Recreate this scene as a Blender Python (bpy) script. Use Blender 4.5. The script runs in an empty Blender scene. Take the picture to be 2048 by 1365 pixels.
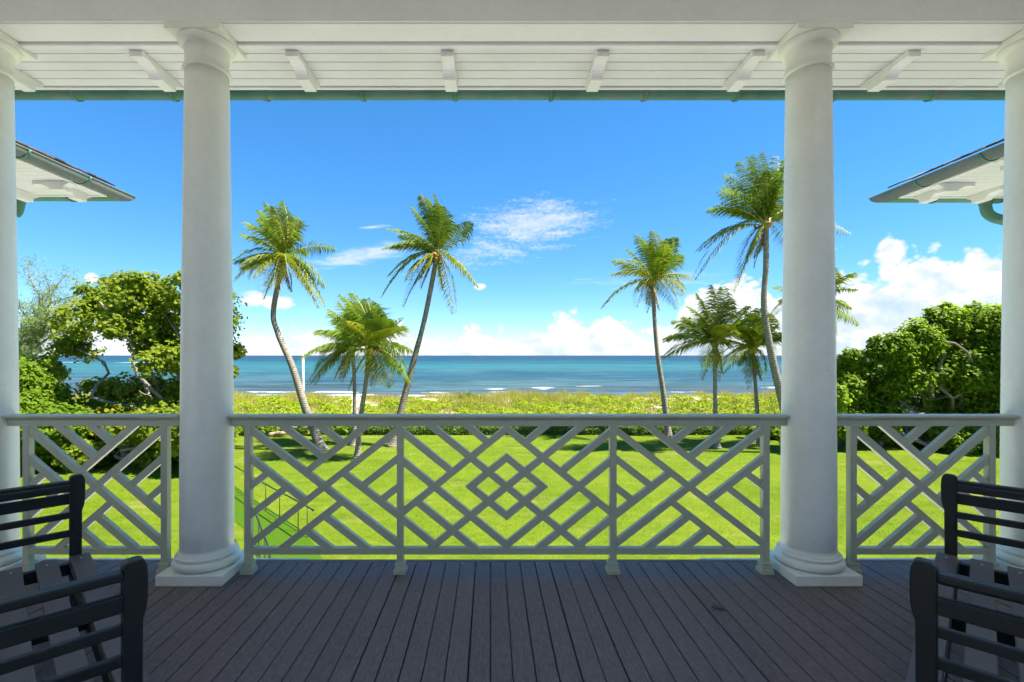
import bpy, bmesh, math, random
import numpy as np
from mathutils import Vector, Matrix

R = math.radians
random.seed(7)
rng = np.random.default_rng(7)
SC = bpy.context.scene
COL = SC.collection

# ------------------------------------------------------------------ camera, sky, sun, exposure
ZD = 3.6                      # deck height above the lawn
ZE = ZD + 1.4                 # eye height
FPX, CX, CY = 989.0, 980.0, 711.0
cam_d = bpy.data.cameras.new('camera')
cam = bpy.data.objects.new('camera', cam_d)
COL.objects.link(cam)
cam.location = (0, 0, ZE)
cam.rotation_euler = (R(90), 0, 0)
cam_d.sensor_width = 36.0
cam_d.lens = 36.0 * FPX / 2048.0
cam_d.shift_x = 44.0 / 2048.0
cam_d.shift_y = 28.5 / 2048.0
cam_d.clip_start = 0.05
cam_d.clip_end = 40000
SC.camera = cam

SUN_EL, SUN_AZ = 59.0, 100.0          # azimuth measured from +Y (towards the sea) clockwise to +X
SC.view_settings.view_transform = 'Standard'
SC.view_settings.look = 'None'
SC.view_settings.exposure = 1.87
SC.view_settings.gamma = 1.0
SC.cycles.max_bounces = 6
SC.cycles.diffuse_bounces = 5
SC.cycles.glossy_bounces = 2
SC.cycles.transmission_bounces = 3
SC.cycles.transparent_max_bounces = 4
SC.cycles.use_adaptive_sampling = True
SC.cycles.adaptive_threshold = 0.02
SC.cycles.use_denoising = True

sun_d = bpy.data.lights.new('sun', 'SUN')
sun_d.energy = 4.6
sun_d.angle = R(0.53)
sun_d.color = (1.0, 0.95, 0.86)
sun = bpy.data.objects.new('sun', sun_d)
COL.objects.link(sun)
sv = Vector((math.sin(R(SUN_AZ)) * math.cos(R(SUN_EL)), math.cos(R(SUN_AZ)) * math.cos(R(SUN_EL)), math.sin(R(SUN_EL))))
sun.rotation_euler = sv.to_track_quat('Z', 'Y').to_euler()
sun.location = (20, -5, 40)


# ------------------------------------------------------------------ node helpers
class NT:
    def __init__(self, tree):
        self.t = tree
        self.n = tree.nodes
        self.l = tree.links

    def node(self, typ, **kw):
        nd = self.n.new(typ)
        for k, v in kw.items():
            setattr(nd, k, v)
        return nd

    def put(self, sock, v):
        if isinstance(v, bpy.types.NodeSocket):
            self.l.new(v, sock)
        elif v is not None:
            sock.default_value = v

    def math(self, op, a, b=None, c=None, clamp=False):
        nd = self.node('ShaderNodeMath', operation=op, use_clamp=clamp)
        for i, v in enumerate((a, b, c)):
            if v is not None:
                self.put(nd.inputs[i], v)
        return nd.outputs[0]

    def mix(self, f, a, b, mode='MIX'):
        nd = self.node('ShaderNodeMix', data_type='RGBA', blend_type=mode)
        self.put(nd.inputs[0], f)
        self.put(nd.inputs[6], a if not isinstance(a, tuple) else (*a[:3], 1))
        self.put(nd.inputs[7], b if not isinstance(b, tuple) else (*b[:3], 1))
        return nd.outputs[2]

    def noise(self, vec, scale, detail=4, rough=0.55, dist=0.0):
        nd = self.node('ShaderNodeTexNoise')
        if vec is not None:
            self.l.new(vec, nd.inputs['Vector'])
        nd.inputs['Scale'].default_value = scale
        nd.inputs['Detail'].default_value = detail
        nd.inputs['Roughness'].default_value = rough
        nd.inputs['Distortion'].default_value = dist
        return nd.outputs['Fac']

    def mapping(self, vec, scale=(1, 1, 1), loc=(0, 0, 0), rot=(0, 0, 0)):
        nd = self.node('ShaderNodeMapping')
        self.l.new(vec, nd.inputs['Vector'])
        nd.inputs['Scale'].default_value = scale
        nd.inputs['Location'].default_value = loc
        nd.inputs['Rotation'].default_value = rot
        return nd.outputs[0]

    def ramp(self, fac, stops, interp='LINEAR'):
        nd = self.node('ShaderNodeValToRGB')
        cr = nd.color_ramp
        cr.interpolation = interp
        while len(cr.elements) < len(stops):
            cr.elements.new(0.5)
        for e, (p, c) in zip(cr.elements, stops):
            e.position = p
            e.color = (*c[:3], 1) if isinstance(c, tuple) else (c, c, c, 1)
        self.put(nd.inputs[0], fac)
        return nd.outputs[0]

    def smooth(self, v, a, b):
        nd = self.node('ShaderNodeMapRange', interpolation_type='SMOOTHSTEP')
        self.put(nd.inputs[0], v)
        nd.inputs[1].default_value = a
        nd.inputs[2].default_value = b
        return nd.outputs[0]


def new_mat(name):
    m = bpy.data.materials.new(name)
    m.use_nodes = True
    nt = NT(m.node_tree)
    bs = m.node_tree.nodes['Principled BSDF']
    return m, nt, bs


def bump(nt, bs, h, strength, dist=0.01):
    b = nt.node('ShaderNodeBump')
    b.inputs['Strength'].default_value = strength
    b.inputs['Distance'].default_value = dist
    nt.l.new(h, b.inputs['Height'])
    nt.l.new(b.outputs[0], bs.inputs['Normal'])


def objc(nt):
    return nt.node('ShaderNodeTexCoord').outputs['Object']


def posn(nt):
    return nt.node('ShaderNodeNewGeometry').outputs['Position']


def paint_mat(name, col, rough=0.45, var=0.06, stain=None, bscale=160, bstr=0.06):
    m, nt, bs = new_mat(name)
    p = posn(nt)
    n1 = nt.noise(p, 2.3, 5, 0.6)
    n2 = nt.noise(p, 24, 3, 0.6)
    f = nt.math('ADD', nt.math('MULTIPLY', n1, 0.7), nt.math('MULTIPLY', n2, 0.3))
    lo = tuple(c * (1 - var * 2) for c in col)
    hi = tuple(min(1, c * (1 + var)) for c in col)
    c = nt.ramp(f, [(0.3, lo), (0.7, hi)])
    if stain:
        n3 = nt.smooth(nt.noise(p, 5.5, 6, 0.7), 0.62, 0.8)
        c = nt.mix(nt.math('MULTIPLY', n3, 0.45), c, stain)
        sp = nt.node('ShaderNodeTexVoronoi')
        nt.l.new(p, sp.inputs['Vector'])
        sp.inputs['Scale'].default_value = 5.0
        spot = nt.math('LESS_THAN', sp.outputs['Distance'], 0.022)
        c = nt.mix(nt.math('MULTIPLY', spot, 0.55), c, (0.12, 0.10, 0.07))
    nt.l.new(c, bs.inputs['Base Color'])
    bs.inputs['Roughness'].default_value = rough
    bump(nt, bs, nt.noise(p, bscale, 3, 0.5), bstr, 0.004)
    return m


M_WHITE = paint_mat('white_paint', (0.80, 0.80, 0.755), 0.42, 0.045, (0.66, 0.64, 0.55))
M_COL = paint_mat('column_paint', (0.82, 0.83, 0.72), 0.40, 0.05, (0.66, 0.65, 0.54), 60, 0.10)
M_TRIM = paint_mat('white_trim_paint', (0.73, 0.735, 0.71), 0.45, 0.04, (0.62, 0.60, 0.52))
M_RAIL = paint_mat('railing_paint', (0.46, 0.475, 0.335), 0.36, 0.05, (0.30, 0.30, 0.22))
M_BENCH = paint_mat('dark_green_bench_paint', (0.006, 0.0105, 0.0098), 0.5, 0.12, None, 90, 0.12)
M_SLAT = paint_mat('bench_slat_grey', (0.115, 0.102, 0.104), 0.55, 0.12, None, 90, 0.15)
M_METAL = paint_mat('black_iron', (0.012, 0.013, 0.013), 0.45, 0.1)
M_POLE = paint_mat('pole_white', (0.82, 0.82, 0.80), 0.3, 0.03)
# copper patina
def copper(name, stops, grey):
    m, nt, bs = new_mat(name)
    p = posn(nt)
    f = nt.noise(p, 3.0, 6, 0.65)
    f2 = nt.noise(nt.mapping(p, (1.2, 1.2, 9)), 2.2, 4, 0.6)
    c = nt.ramp(f, stops)
    c = nt.mix(nt.smooth(f2, 0.55, 0.8), c, grey)
    c = nt.mix(nt.math('MULTIPLY', nt.smooth(nt.noise(p, 9, 5, 0.7), 0.62, 0.75), 0.5), c, (0.30, 0.20, 0.14))
    nt.l.new(c, bs.inputs['Base Color'])
    bs.inputs['Roughness'].default_value = 0.6
    bs.inputs['Specular IOR Level'].default_value = 0.25
    return m


M_COPPER = copper('green_copper', [(0.3, (0.07, 0.17, 0.11)), (0.55, (0.105, 0.24, 0.160)), (0.75, (0.20, 0.23, 0.185))], (0.20, 0.19, 0.16))
M_COPPER_G = copper('grey_green_copper', [(0.3, (0.10, 0.15, 0.115)), (0.5, (0.155, 0.185, 0.15)), (0.72, (0.20, 0.195, 0.165))], (0.19, 0.165, 0.14))

# deck
M_DECK, nt, bs = new_mat('deck_board')
p = objc(nt)
oi = nt.node('ShaderNodeObjectInfo').outputs['Random']
off = nt.node('ShaderNodeCombineXYZ')
nt.put(off.inputs[0], nt.math('MULTIPLY', oi, 37.0))
nt.put(off.inputs[1], nt.math('MULTIPLY', oi, 91.0))
va = nt.node('ShaderNodeVectorMath', operation='ADD')
nt.l.new(p, va.inputs[0])
nt.l.new(off.outputs[0], va.inputs[1])
pv = va.outputs[0]
grain = nt.noise(nt.mapping(pv, (22, 1.6, 22)), 6.0, 6, 0.7, 0.5)
grain2 = nt.noise(nt.mapping(pv, (60, 7, 60)), 6.0, 4, 0.75)
blot = nt.noise(pv, 2.2, 5, 0.6)
mott = nt.noise(nt.mapping(pv, (1.0, 0.45, 1.0)), 60.0, 4, 0.8)
f = nt.math('ADD', nt.math('MULTIPLY', grain, 0.4), nt.math('MULTIPLY', mott, 0.6))
c = nt.ramp(f, [(0.30, (0.075, 0.062, 0.062)), (0.5, (0.165, 0.138, 0.138)), (0.72, (0.32, 0.272, 0.268))])
c = nt.mix(0.25, c, nt.ramp(oi, [(0.0, (0.115, 0.094, 0.094)), (0.5, (0.180, 0.150, 0.150)), (1.0, (0.155, 0.124, 0.122))]))
c = nt.mix(nt.math('MULTIPLY', nt.smooth(blot, 0.5, 0.75), 0.35), c, (0.22, 0.188, 0.176))
nt.l.new(c, bs.inputs['Base Color'])
rr = nt.math('ADD', nt.math('MULTIPLY', mott, 0.30), 0.40)
nt.l.new(rr, bs.inputs['Roughness'])
bs.inputs['Specular IOR Level'].default_value = 0.14
bump(nt, bs, nt.math('ADD', grain2, nt.math('MULTIPLY', grain, 0.7)), 0.55, 0.003)

# shingles
M_SHINGLE, nt, bs = new_mat('wood_shingle')
p = posn(nt)
oi = nt.node('ShaderNodeObjectInfo').outputs['Random']
c = nt.ramp(nt.math('ADD', nt.math('MULTIPLY', oi, 0.6), nt.math('MULTIPLY', nt.noise(p, 30, 4, 0.6), 0.4)),
            [(0.2, (0.05, 0.045, 0.045)), (0.6, (0.16, 0.13, 0.12)), (0.9, (0.30, 0.24, 0.21))])
nt.l.new(c, bs.inputs['Base Color'])
bs.inputs['Roughness'].default_value = 0.85


def foliage_mat(name, stops, trans=0.35, rough=0.45, patch=None, patch_scale=0.4):
    m, nt, bs = new_mat(name)
    g = nt.node('ShaderNodeNewGeometry')
    ri = g.outputs['Random Per Island']
    f = nt.math('ADD', nt.math('MULTIPLY', ri, 0.65), nt.math('MULTIPLY', nt.noise(g.outputs['Position'], patch_scale, 3, 0.6), 0.35))
    c = nt.ramp(f, stops)
    if patch:
        k = nt.smooth(nt.noise(g.outputs['Position'], patch[1], 3, 0.5), patch[2], patch[2] + 0.1)
        k = nt.math('MULTIPLY', k, nt.math('GREATER_THAN', ri, 0.35))
        c = nt.mix(k, c, patch[0])
    nt.l.new(c, bs.inputs['Base Color'])
    bs.inputs['Roughness'].default_value = rough
    bs.inputs['Specular IOR Level'].default_value = 0.12
    tr = nt.node('ShaderNodeBsdfTranslucent')
    tc = nt.mix(0.45, c, (0.30, 0.42, 0.02), 'MIX')
    nt.l.new(tc, tr.inputs['Color'])
    mx = nt.node('ShaderNodeMixShader')
    mx.inputs[0].default_value = trans
    nt.l.new(bs.outputs[0], mx.inputs[1])
    nt.l.new(tr.outputs[0], mx.inputs[2])
    nt.l.new(mx.outputs[0], nt.n['Material Output'].inputs['Surface'])
    return m


M_PALM = foliage_mat('palm_leaflet', [(0.1, (0.060, 0.120, 0.010)), (0.45, (0.125, 0.205, 0.014)), (0.75, (0.19, 0.25, 0.018)), (0.95, (0.29, 0.27, 0.04))], 0.36, 0.5)
M_PALM_Y = foliage_mat('palm_leaflet_yellowing', [(0.1, (0.13, 0.18, 0.012)), (0.5, (0.22, 0.245, 0.014)), (0.9, (0.29, 0.235, 0.028))], 0.36, 0.5)
M_PALM_D = foliage_mat('palm_leaflet_dead', [(0.1, (0.16, 0.10, 0.05)), (0.5, (0.28, 0.19, 0.10)), (0.9, (0.40, 0.30, 0.17))], 0.25, 0.7)
M_GRAPE = foliage_mat('sea_grape_leaf', [(0.05, (0.070, 0.140, 0.008)), (0.4, (0.130, 0.235, 0.012)), (0.75, (0.22, 0.31, 0.018)), (0.98, (0.34, 0.37, 0.035))], 0.56, 0.5)
M_GRAPE_L = foliage_mat('sea_grape_leaf_light', [(0.05, (0.085, 0.140, 0.010)), (0.4, (0.165, 0.235, 0.016)), (0.75, (0.265, 0.31, 0.024)), (0.97, (0.42, 0.36, 0.05))], 0.56, 0.5,
                        patch=((0.46, 0.34, 0.02), 0.22, 0.56))
M_PINE = foliage_mat('pine_needles', [(0.1, (0.15, 0.21, 0.08)), (0.5, (0.24, 0.31, 0.12)), (0.9, (0.33, 0.39, 0.17))], 0.4, 0.6)
M_HEDGE = foliage_mat('hedge_leaf', [(0.1, (0.03, 0.065, 0.010)), (0.5, (0.065, 0.13, 0.016)), (0.9, (0.13, 0.22, 0.025))], 0.28, 0.4)
M_COVER = foliage_mat('beach_shrub_leaf', [(0.05, (0.085, 0.140, 0.005)), (0.4, (0.19, 0.265, 0.006)), (0.75, (0.29, 0.335, 0.008)), (0.97, (0.40, 0.38, 0.02))], 0.32, 0.6, patch_scale=0.25)
M_BGRASS = foliage_mat('sea_oats', [(0.05, (0.17, 0.20, 0.03)), (0.4, (0.28, 0.27, 0.05)), (0.75, (0.40, 0.33, 0.10)), (0.97, (0.50, 0.38, 0.17))], 0.35, 0.6, patch_scale=0.2)


def bark_mat(name, a, b, ring=0.0):
    m, nt, bs = new_mat(name)
    p = posn(nt)
    f = nt.noise(p, 7, 6, 0.65)
    c = nt.ramp(f, [(0.3, a), (0.7, b)])
    h = nt.noise(p, 30, 4, 0.6)
    if ring:
        w = nt.node('ShaderNodeTexWave', wave_type='BANDS', bands_direction='Z')
        nt.l.new(p, w.inputs['Vector'])
        w.inputs['Scale'].default_value = ring
        w.inputs['Distortion'].default_value = 1.5
        w.inputs['Detail'].default_value = 2
        c = nt.mix(nt.math('MULTIPLY', w.outputs['Fac'], 0.38), c, tuple(x * 0.40 for x in a))
        h = nt.math('ADD', h, w.outputs['Fac'])
    nt.l.new(c, bs.inputs['Base Color'])
    bs.inputs['Roughness'].default_value = 0.85
    bump(nt, bs, h, 0.5, 0.03)
    return m


M_TRUNK = bark_mat('palm_trunk', (0.15, 0.125, 0.095), (0.38, 0.325, 0.26), 3.2)
M_BARK = bark_mat('grey_bark', (0.11, 0.09, 0.07), (0.27, 0.23, 0.19))
M_LOG = bark_mat('driftwood', (0.20, 0.14, 0.08), (0.42, 0.31, 0.19))
M_FRUIT, nt, bs = new_mat('coconut_orange')
bs.inputs['Base Color'].default_value = (0.42, 0.20, 0.03, 1)
bs.inputs['Roughness'].default_value = 0.5
M_RACHIS, nt, bs = new_mat('frond_rib')
bs.inputs['Base Color'].default_value = (0.36, 0.32, 0.05, 1)
bs.inputs['Roughness'].default_value = 0.5
M_DRYLEAF, nt, bs = new_mat('dry_leaf')
c = nt.ramp(nt.noise(objc(nt), 40, 4, 0.6), [(0.3, (0.05, 0.035, 0.03)), (0.7, (0.16, 0.11, 0.08))])
nt.l.new(c, bs.inputs['Base Color'])

# lawn
def lawn_colour(nt, p):
    a = nt.noise(p, 0.22, 4, 0.6)
    b = nt.noise(p, 1.6, 5, 0.7)
    d = nt.noise(nt.mapping(p, (1, 0.45, 1)), 11, 5, 0.85)
    f = nt.math('ADD', nt.math('ADD', nt.math('MULTIPLY', a, 0.30), nt.math('MULTIPLY', b, 0.30)), nt.math('MULTIPLY', d, 0.40))
    c = nt.ramp(f, [(0.36, (0.058, 0.104, 0.004)), (0.5, (0.108, 0.160, 0.008)), (0.64, (0.168, 0.202, 0.018))])
    c = nt.mix(nt.math('MULTIPLY', nt.smooth(nt.noise(nt.mapping(p, (0.35, 0.9, 1)), 0.9, 5, 0.65), 0.55, 0.70), 0.60), c, (0.215, 0.195, 0.062))
    return nt.mix(nt.math('MULTIPLY', nt.smooth(nt.noise(nt.mapping(p, (0.5, 1.6, 1)), 0.5, 4, 0.65), 0.5, 0.7), 0.45), c, (0.050, 0.096, 0.003)), b, d


M_LAWN, nt, bs = new_mat('lawn_grass')
c, b, d = lawn_colour(nt, posn(nt))
nt.l.new(c, bs.inputs['Base Color'])
bs.inputs['Roughness'].default_value = 0.8
bs.inputs['Specular IOR Level'].default_value = 0.05
bump(nt, bs, nt.math('ADD', d, b), 1.0, 0.06)
M_BLADE, nt, bs = new_mat('grass_blade')
g = nt.node('ShaderNodeNewGeometry')
c, b, d = lawn_colour(nt, g.outputs['Position'])
c = nt.mix(0.6, c, nt.ramp(g.outputs['Random Per Island'], [(0.0, (0.075, 0.135, 0.003)), (0.55, (0.130, 0.190, 0.005)), (1.0, (0.21, 0.24, 0.03))]))
nt.l.new(c, bs.inputs['Base Color'])
bs.inputs['Roughness'].default_value = 0.7
bs.inputs['Specular IOR Level'].default_value = 0.08

M_TURF, nt, bs = new_mat('dark_turf')
p = posn(nt)
d = nt.noise(p, 40, 4, 0.8)
c = nt.ramp(d, [(0.3, (0.032, 0.088, 0.002)), (0.7, (0.066, 0.136, 0.003))])
nt.l.new(c, bs.inputs['Base Color'])
bs.inputs['Roughness'].default_value = 0.85
bs.inputs['Specular IOR Level'].default_value = 0.1
bump(nt, bs, d, 0.8, 0.04)

M_SAND, nt, bs = new_mat('sand')
p = posn(nt)
f = nt.noise(p, 0.8, 6, 0.65)
c = nt.ramp(f, [(0.3, (0.36, 0.29, 0.19)), (0.7, (0.52, 0.44, 0.32))])
nt.l.new(c, bs.inputs['Base Color'])
bs.inputs['Roughness'].default_value = 0.95
bump(nt, bs, nt.noise(p, 3, 5, 0.6), 0.5, 0.1)

# sea
M_SEA, nt, bs = new_mat('sea_water')
p = posn(nt)
sx = nt.node('ShaderNodeSeparateXYZ')
nt.l.new(p, sx.inputs[0])
lg = nt.math('LOGARITHM', nt.math('MAXIMUM', sx.outputs['Y'], 10.0), 10.0)
wob = nt.noise(nt.mapping(p, (0.0035, 0.012, 1)), 1.0, 5, 0.6)
fac = nt.math('ADD', nt.math('DIVIDE', nt.math('SUBTRACT', lg, 1.95), 1.65), nt.math('MULTIPLY', nt.math('SUBTRACT', wob, 0.5), 0.22))
c = nt.ramp(fac, [(0.0, (0.12, 0.115, 0.105)), (0.06, (0.085, 0.092, 0.100)), (0.12, (0.055, 0.095, 0.100)), (0.21, (0.034, 0.112, 0.110)),
                  (0.33, (0.024, 0.118, 0.114)), (0.46, (0.010, 0.084, 0.094)), (0.60, (0.003, 0.036, 0.062)), (0.80, (0.002, 0.018, 0.044)), (1.0, (0.004, 0.018, 0.044))])
# streaks of wave shade and foam, stretched with distance
st = nt.noise(nt.mapping(p, (0.030, 0.16, 1)), 1.0, 6, 0.75)
st2 = nt.noise(nt.mapping(p, (0.008, 0.038, 1)), 1.0, 6, 0.78)
st3 = nt.noise(nt.mapping(p, (0.0016, 0.0065, 1)), 1.0, 6, 0.8)
st4 = nt.noise(nt.mapping(p, (0.0004, 0.0014, 1)), 1.0, 6, 0.8)
c = nt.mix(nt.math('MULTIPLY', nt.smooth(st4, 0.45, 0.60), 0.45), c, (0.001, 0.012, 0.034), 'MIX')
c = nt.mix(nt.math('MULTIPLY', nt.smooth(st3, 0.46, 0.60), 0.60), c, (0.001, 0.022, 0.046), 'MIX')
c = nt.mix(nt.math('MULTIPLY', nt.smooth(st2, 0.47, 0.60), 0.65), c, (0.006, 0.040, 0.062), 'MIX')
c = nt.mix(nt.math('MULTIPLY', nt.smooth(st, 0.50, 0.62), 0.55), c, (0.075, 0.155, 0.160), 'MIX')
cap = nt.smooth(nt.noise(nt.mapping(p, (0.045, 0.11, 1)), 1.0, 7, 0.8), 0.70, 0.74)
c = nt.mix(nt.math('MULTIPLY', cap, 0.6), c, (0.35, 0.38, 0.38))
fo = nt.node('ShaderNodeAttribute', attribute_name='foam')
fn = nt.noise(nt.mapping(p, (0.35, 1.2, 1)), 1.0, 6, 0.75)
fm = nt.math('MULTIPLY', nt.smooth(nt.math('ADD', fo.outputs['Fac'], nt.math('MULTIPLY', nt.math('SUBTRACT', fn, 0.5), 1.5)), 0.42, 0.68), nt.math('GREATER_THAN', fo.outputs['Fac'], 0.01))
c = nt.mix(fm, c, (0.55, 0.56, 0.56))
nt.l.new(c, bs.inputs['Base Color'])
bs.inputs['Roughness'].default_value = 0.38
bs.inputs['Specular IOR Level'].default_value = 0.05
bump(nt, bs, nt.math('ADD', st, nt.math('MULTIPLY', st2, 2.0)), 0.45, 1.2)


# ------------------------------------------------------------------ world: Nishita sky with procedural clouds
world = bpy.data.worlds.new('World')
SC.world = world
world.use_nodes = True
nt = NT(world.node_tree)
bg = nt.n['Background']
sky = nt.node('ShaderNodeTexSky', sky_type='NISHITA')
sky.sun_disc = False
sky.sun_elevation = R(SUN_EL)
sky.sun_rotation = R(SUN_AZ)
sky.altitude = 0
sky.air_density = 0.7
sky.dust_density = 0.0
sky.ozone_density = 8.0
hs = nt.node('ShaderNodeHueSaturation')
hs.inputs['Saturation'].default_value = 1.38
hs.inputs['Value'].default_value = 1.0
gm = nt.node('ShaderNodeGamma')
gm.inputs['Gamma'].default_value = 0.70
nt.l.new(sky.outputs[0], gm.inputs['Color'])
nt.l.new(gm.outputs[0], hs.inputs['Color'])
SKY_STR = 0.115
dirv = nt.node('ShaderNodeTexCoord').outputs['Generated']
sep = nt.node('ShaderNodeSeparateXYZ')
nt.l.new(dirv, sep.inputs[0])
dx, dy, dz = sep.outputs
hor = nt.math('SQRT', nt.math('ADD', nt.math('MULTIPLY', dx, dx), nt.math('MULTIPLY', dy, dy)))
hor = nt.math('MAXIMUM', hor, 0.001)
el = nt.math('DIVIDE', dz, hor)
az = nt.math('ARCTAN2', dx, dy)
azn = nt.math('ADD', nt.math('DIVIDE', az, 2 * math.pi), 0.5)
tops = [(30, 640), (180, 600), (300, 640), (400, 676), (468, 678), (510, 664), (560, 676), (600, 658), (640, 662), (700, 654), (760, 655), (800, 640), (840, 668), (870, 668), (900, 666),
        (950, 661), (1000, 668), (1030, 688), (1060, 646), (1100, 650), (1130, 634), (1165, 646), (1200, 632), (1235, 656), (1260, 662), (1300, 663),
        (1330, 655), (1365, 606), (1400, 574), (1440, 571), (1470, 592), (1540, 588), (1600, 600), (1672, 552), (1700, 536), (1735, 536), (1760, 545), (1800, 548), (1825, 514), (1870, 498), (1905, 502),
        (1940, 524), (1950, 504), (2000, 488), (2060, 500), (2200, 560), (2500, 620)]
fc = nt.node('ShaderNodeFloatCurve')
cv = fc.mapping.curves[0]
pts = []
for x, y in tops:
    a_ = math.atan((x - CX) / FPX)
    pts.append((a_ / (2 * math.pi) + 0.5, (CY - y) / FPX * math.cos(a_) / 0.4))
pts = [(0.0, 0.2), (0.1, 0.26), (0.2, 0.16), (0.3, 0.22)] + pts + [(0.72, 0.30), (0.8, 0.2), (0.9, 0.28), (1.0, 0.2)]
cv.points[0].location = pts[0]
cv.points[1].location = pts[-1]
for q in pts[1:-1]:
    cv.points.new(*q)
for q in cv.points:
    q.handle_type = 'VECTOR'
fc.mapping.update()
nt.l.new(azn, fc.inputs['Value'])
top = nt.math('MULTIPLY', fc.outputs[0], 0.4)
dst = nt.mapping(dirv, (1, 1, 1.35))
fb = nt.noise(dst, 17.0, 7, 0.58, 0.15)
fb2 = nt.noise(dst, 6.0, 4, 0.55)
offs = nt.mapping(dirv, (1, 1, 1.35), (-0.012, 0.004, -0.016))
fbL = nt.noise(offs, 17.0, 5, 0.58, 0.15)
def billow(vec, octs):
    out = None
    for sc_, wt in octs:
        v_ = nt.math('MULTIPLY', nt.math('ABSOLUTE', nt.math('SUBTRACT', nt.noise(vec, sc_, 0.0, 0.5, 0.25), 0.5)), 2.0 * wt)
        out = v_ if out is None else nt.math('ADD', out, v_)
    return out


OCT = [(14.0, 0.52), (32.0, 0.32), (74.0, 0.16)]
bl = billow(dst, OCT)
blL = billow(offs, OCT[:2])
mixn = nt.math('ADD', nt.math('MULTIPLY', nt.math('SUBTRACT', bl, 0.195), 0.125), nt.math('MULTIPLY', nt.math('SUBTRACT', fb, 0.5), 0.040))
edge = nt.math('ADD', nt.math('SUBTRACT', top, el), mixn)
cum = nt.smooth(edge, -0.004, 0.017)
fwd = nt.math('GREATER_THAN', dy, 0.05)
dys = nt.math('MAXIMUM', dy, 0.05)
px = nt.math('DIVIDE', dx, dys)
py = nt.math('DIVIDE', dz, dys)


def ell(x, y, rx, ry, rot=0.0):
    u = nt.math('MULTIPLY', nt.math('SUBTRACT', px, (x - CX) / FPX), FPX)
    v = nt.math('MULTIPLY', nt.math('SUBTRACT', py, (CY - y) / FPX), FPX)
    cr, sr = math.cos(R(rot)), math.sin(R(rot))
    u2 = nt.math('ADD', nt.math('MULTIPLY', u, cr / rx), nt.math('MULTIPLY', v, sr / rx))
    v2 = nt.math('ADD', nt.math('MULTIPLY', u, -sr / ry), nt.math('MULTIPLY', v, cr / ry))
    d2 = nt.math('SQRT', nt.math('ADD', nt.math('MULTIPLY', u2, u2), nt.math('MULTIPLY', v2, v2)))
    return nt.math('SUBTRACT', 1.0, d2)


puff = None
for e in [(508, 600, 30, 20), (555, 606, 42, 16), (1782, 503, 30, 30), (1772, 545, 22, 40), (963, 574, 15, 9), (182, 556, 16, 14), (1420, 600, 60, 30)]:
    v = ell(*e)
    puff = v if puff is None else nt.math('MAXIMUM', puff, v)
pf = nt.smooth(nt.math('ADD', nt.math('ADD', puff, nt.math('MULTIPLY', nt.math('SUBTRACT', fb, 0.5), 1.6)), nt.math('MULTIPLY', nt.math('SUBTRACT', bl, 0.20), 1.3)), -0.05, 0.45)
pf = nt.math('MULTIPLY', pf, fwd)
cum = nt.math('MAXIMUM', cum, pf)
# thin high cloud
rip = nt.noise(nt.mapping(dirv, (1, 1, 1.6), (0, 0, 0), (0, R(15), 0)), 120.0, 4, 0.7, 0.6)
wsp = nt.noise(nt.mapping(dirv, (0.8, 1, 5.0), (0, 0, 0), (0, R(-9), 0)), 16.0, 7, 0.62, 0.3)
c1 = nt.math('MAXIMUM', ell(1065, 452, 150, 58, 8), nt.math('MULTIPLY', ell(1000, 492, 150, 36, 14), 0.6))
c1 = nt.math('MULTIPLY', nt.smooth(nt.math('ADD', nt.math('MULTIPLY', c1, 0.8), nt.math('ADD', nt.math('MULTIPLY', nt.math('SUBTRACT', rip, 0.5), 1.0), nt.math('MULTIPLY', nt.math('SUBTRACT', wsp, 0.5), 1.6))), 0.0, 0.75), 0.62)
c2 = nt.math('MAXIMUM', ell(720, 512, 110, 22, 11), nt.math('MAXIMUM', ell(745, 455, 40, 5, 3), nt.math('MULTIPLY', ell(1300, 560, 160, 14, 2), 0.4)))
c2 = nt.math('MULTIPLY', nt.smooth(nt.math('ADD', nt.math('MULTIPLY', c2, 0.9), nt.math('MULTIPLY', nt.math('SUBTRACT', wsp, 0.5), 1.8)), 0.0, 0.8), 0.60)
c1 = nt.math('MULTIPLY', nt.math('MAXIMUM', c1, c2), fwd)
# colour: sunlit white against bluish undersides
shade = nt.math('ADD', nt.math('MULTIPLY', nt.math('SUBTRACT', fb, fbL), 2.5), nt.math('MULTIPLY', nt.math('SUBTRACT', nt.math('SUBTRACT', bl, blL), 0.04), 0.9))
depth_in = nt.smooth(edge, 0.015, 0.11)
lit = nt.math('SUBTRACT', nt.math('ADD', 0.82, shade), nt.math('MULTIPLY', nt.math('MULTIPLY', depth_in, nt.smooth(fb2, 0.36, 0.62)), 0.50))
ccol = nt.ramp(lit, [(0.10, (0.62, 0.77, 0.95)), (0.50, (0.80, 0.885, 0.98)), (0.80, (1.0, 1.0, 1.0))])
csc = nt.node('ShaderNodeMix', data_type='RGBA', blend_type='MULTIPLY')
csc.inputs[0].default_value = 1.0
nt.l.new(ccol, csc.inputs[6])
CL = 0.30 / SKY_STR
csc.inputs[7].default_value = (CL, CL, CL, 1)
skyc = nt.mix(c1, hs.outputs[0], csc.outputs[2])
up = nt.math('GREATER_THAN', dz, -0.002)
skyc = nt.mix(nt.math('MULTIPLY', nt.math('MULTIPLY', cum, 0.97), up), skyc, csc.outputs[2])
nt.l.new(skyc, bg.inputs['Color'])
bg.inputs['Strength'].default_value = SKY_STR


# ------------------------------------------------------------------ geometry helpers
def P(x, y, D):
    """photo pixel seen at depth D -> world point"""
    return Vector(((x - CX) / FPX * D, D, ZE + (CY - y) / FPX * D))


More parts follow.
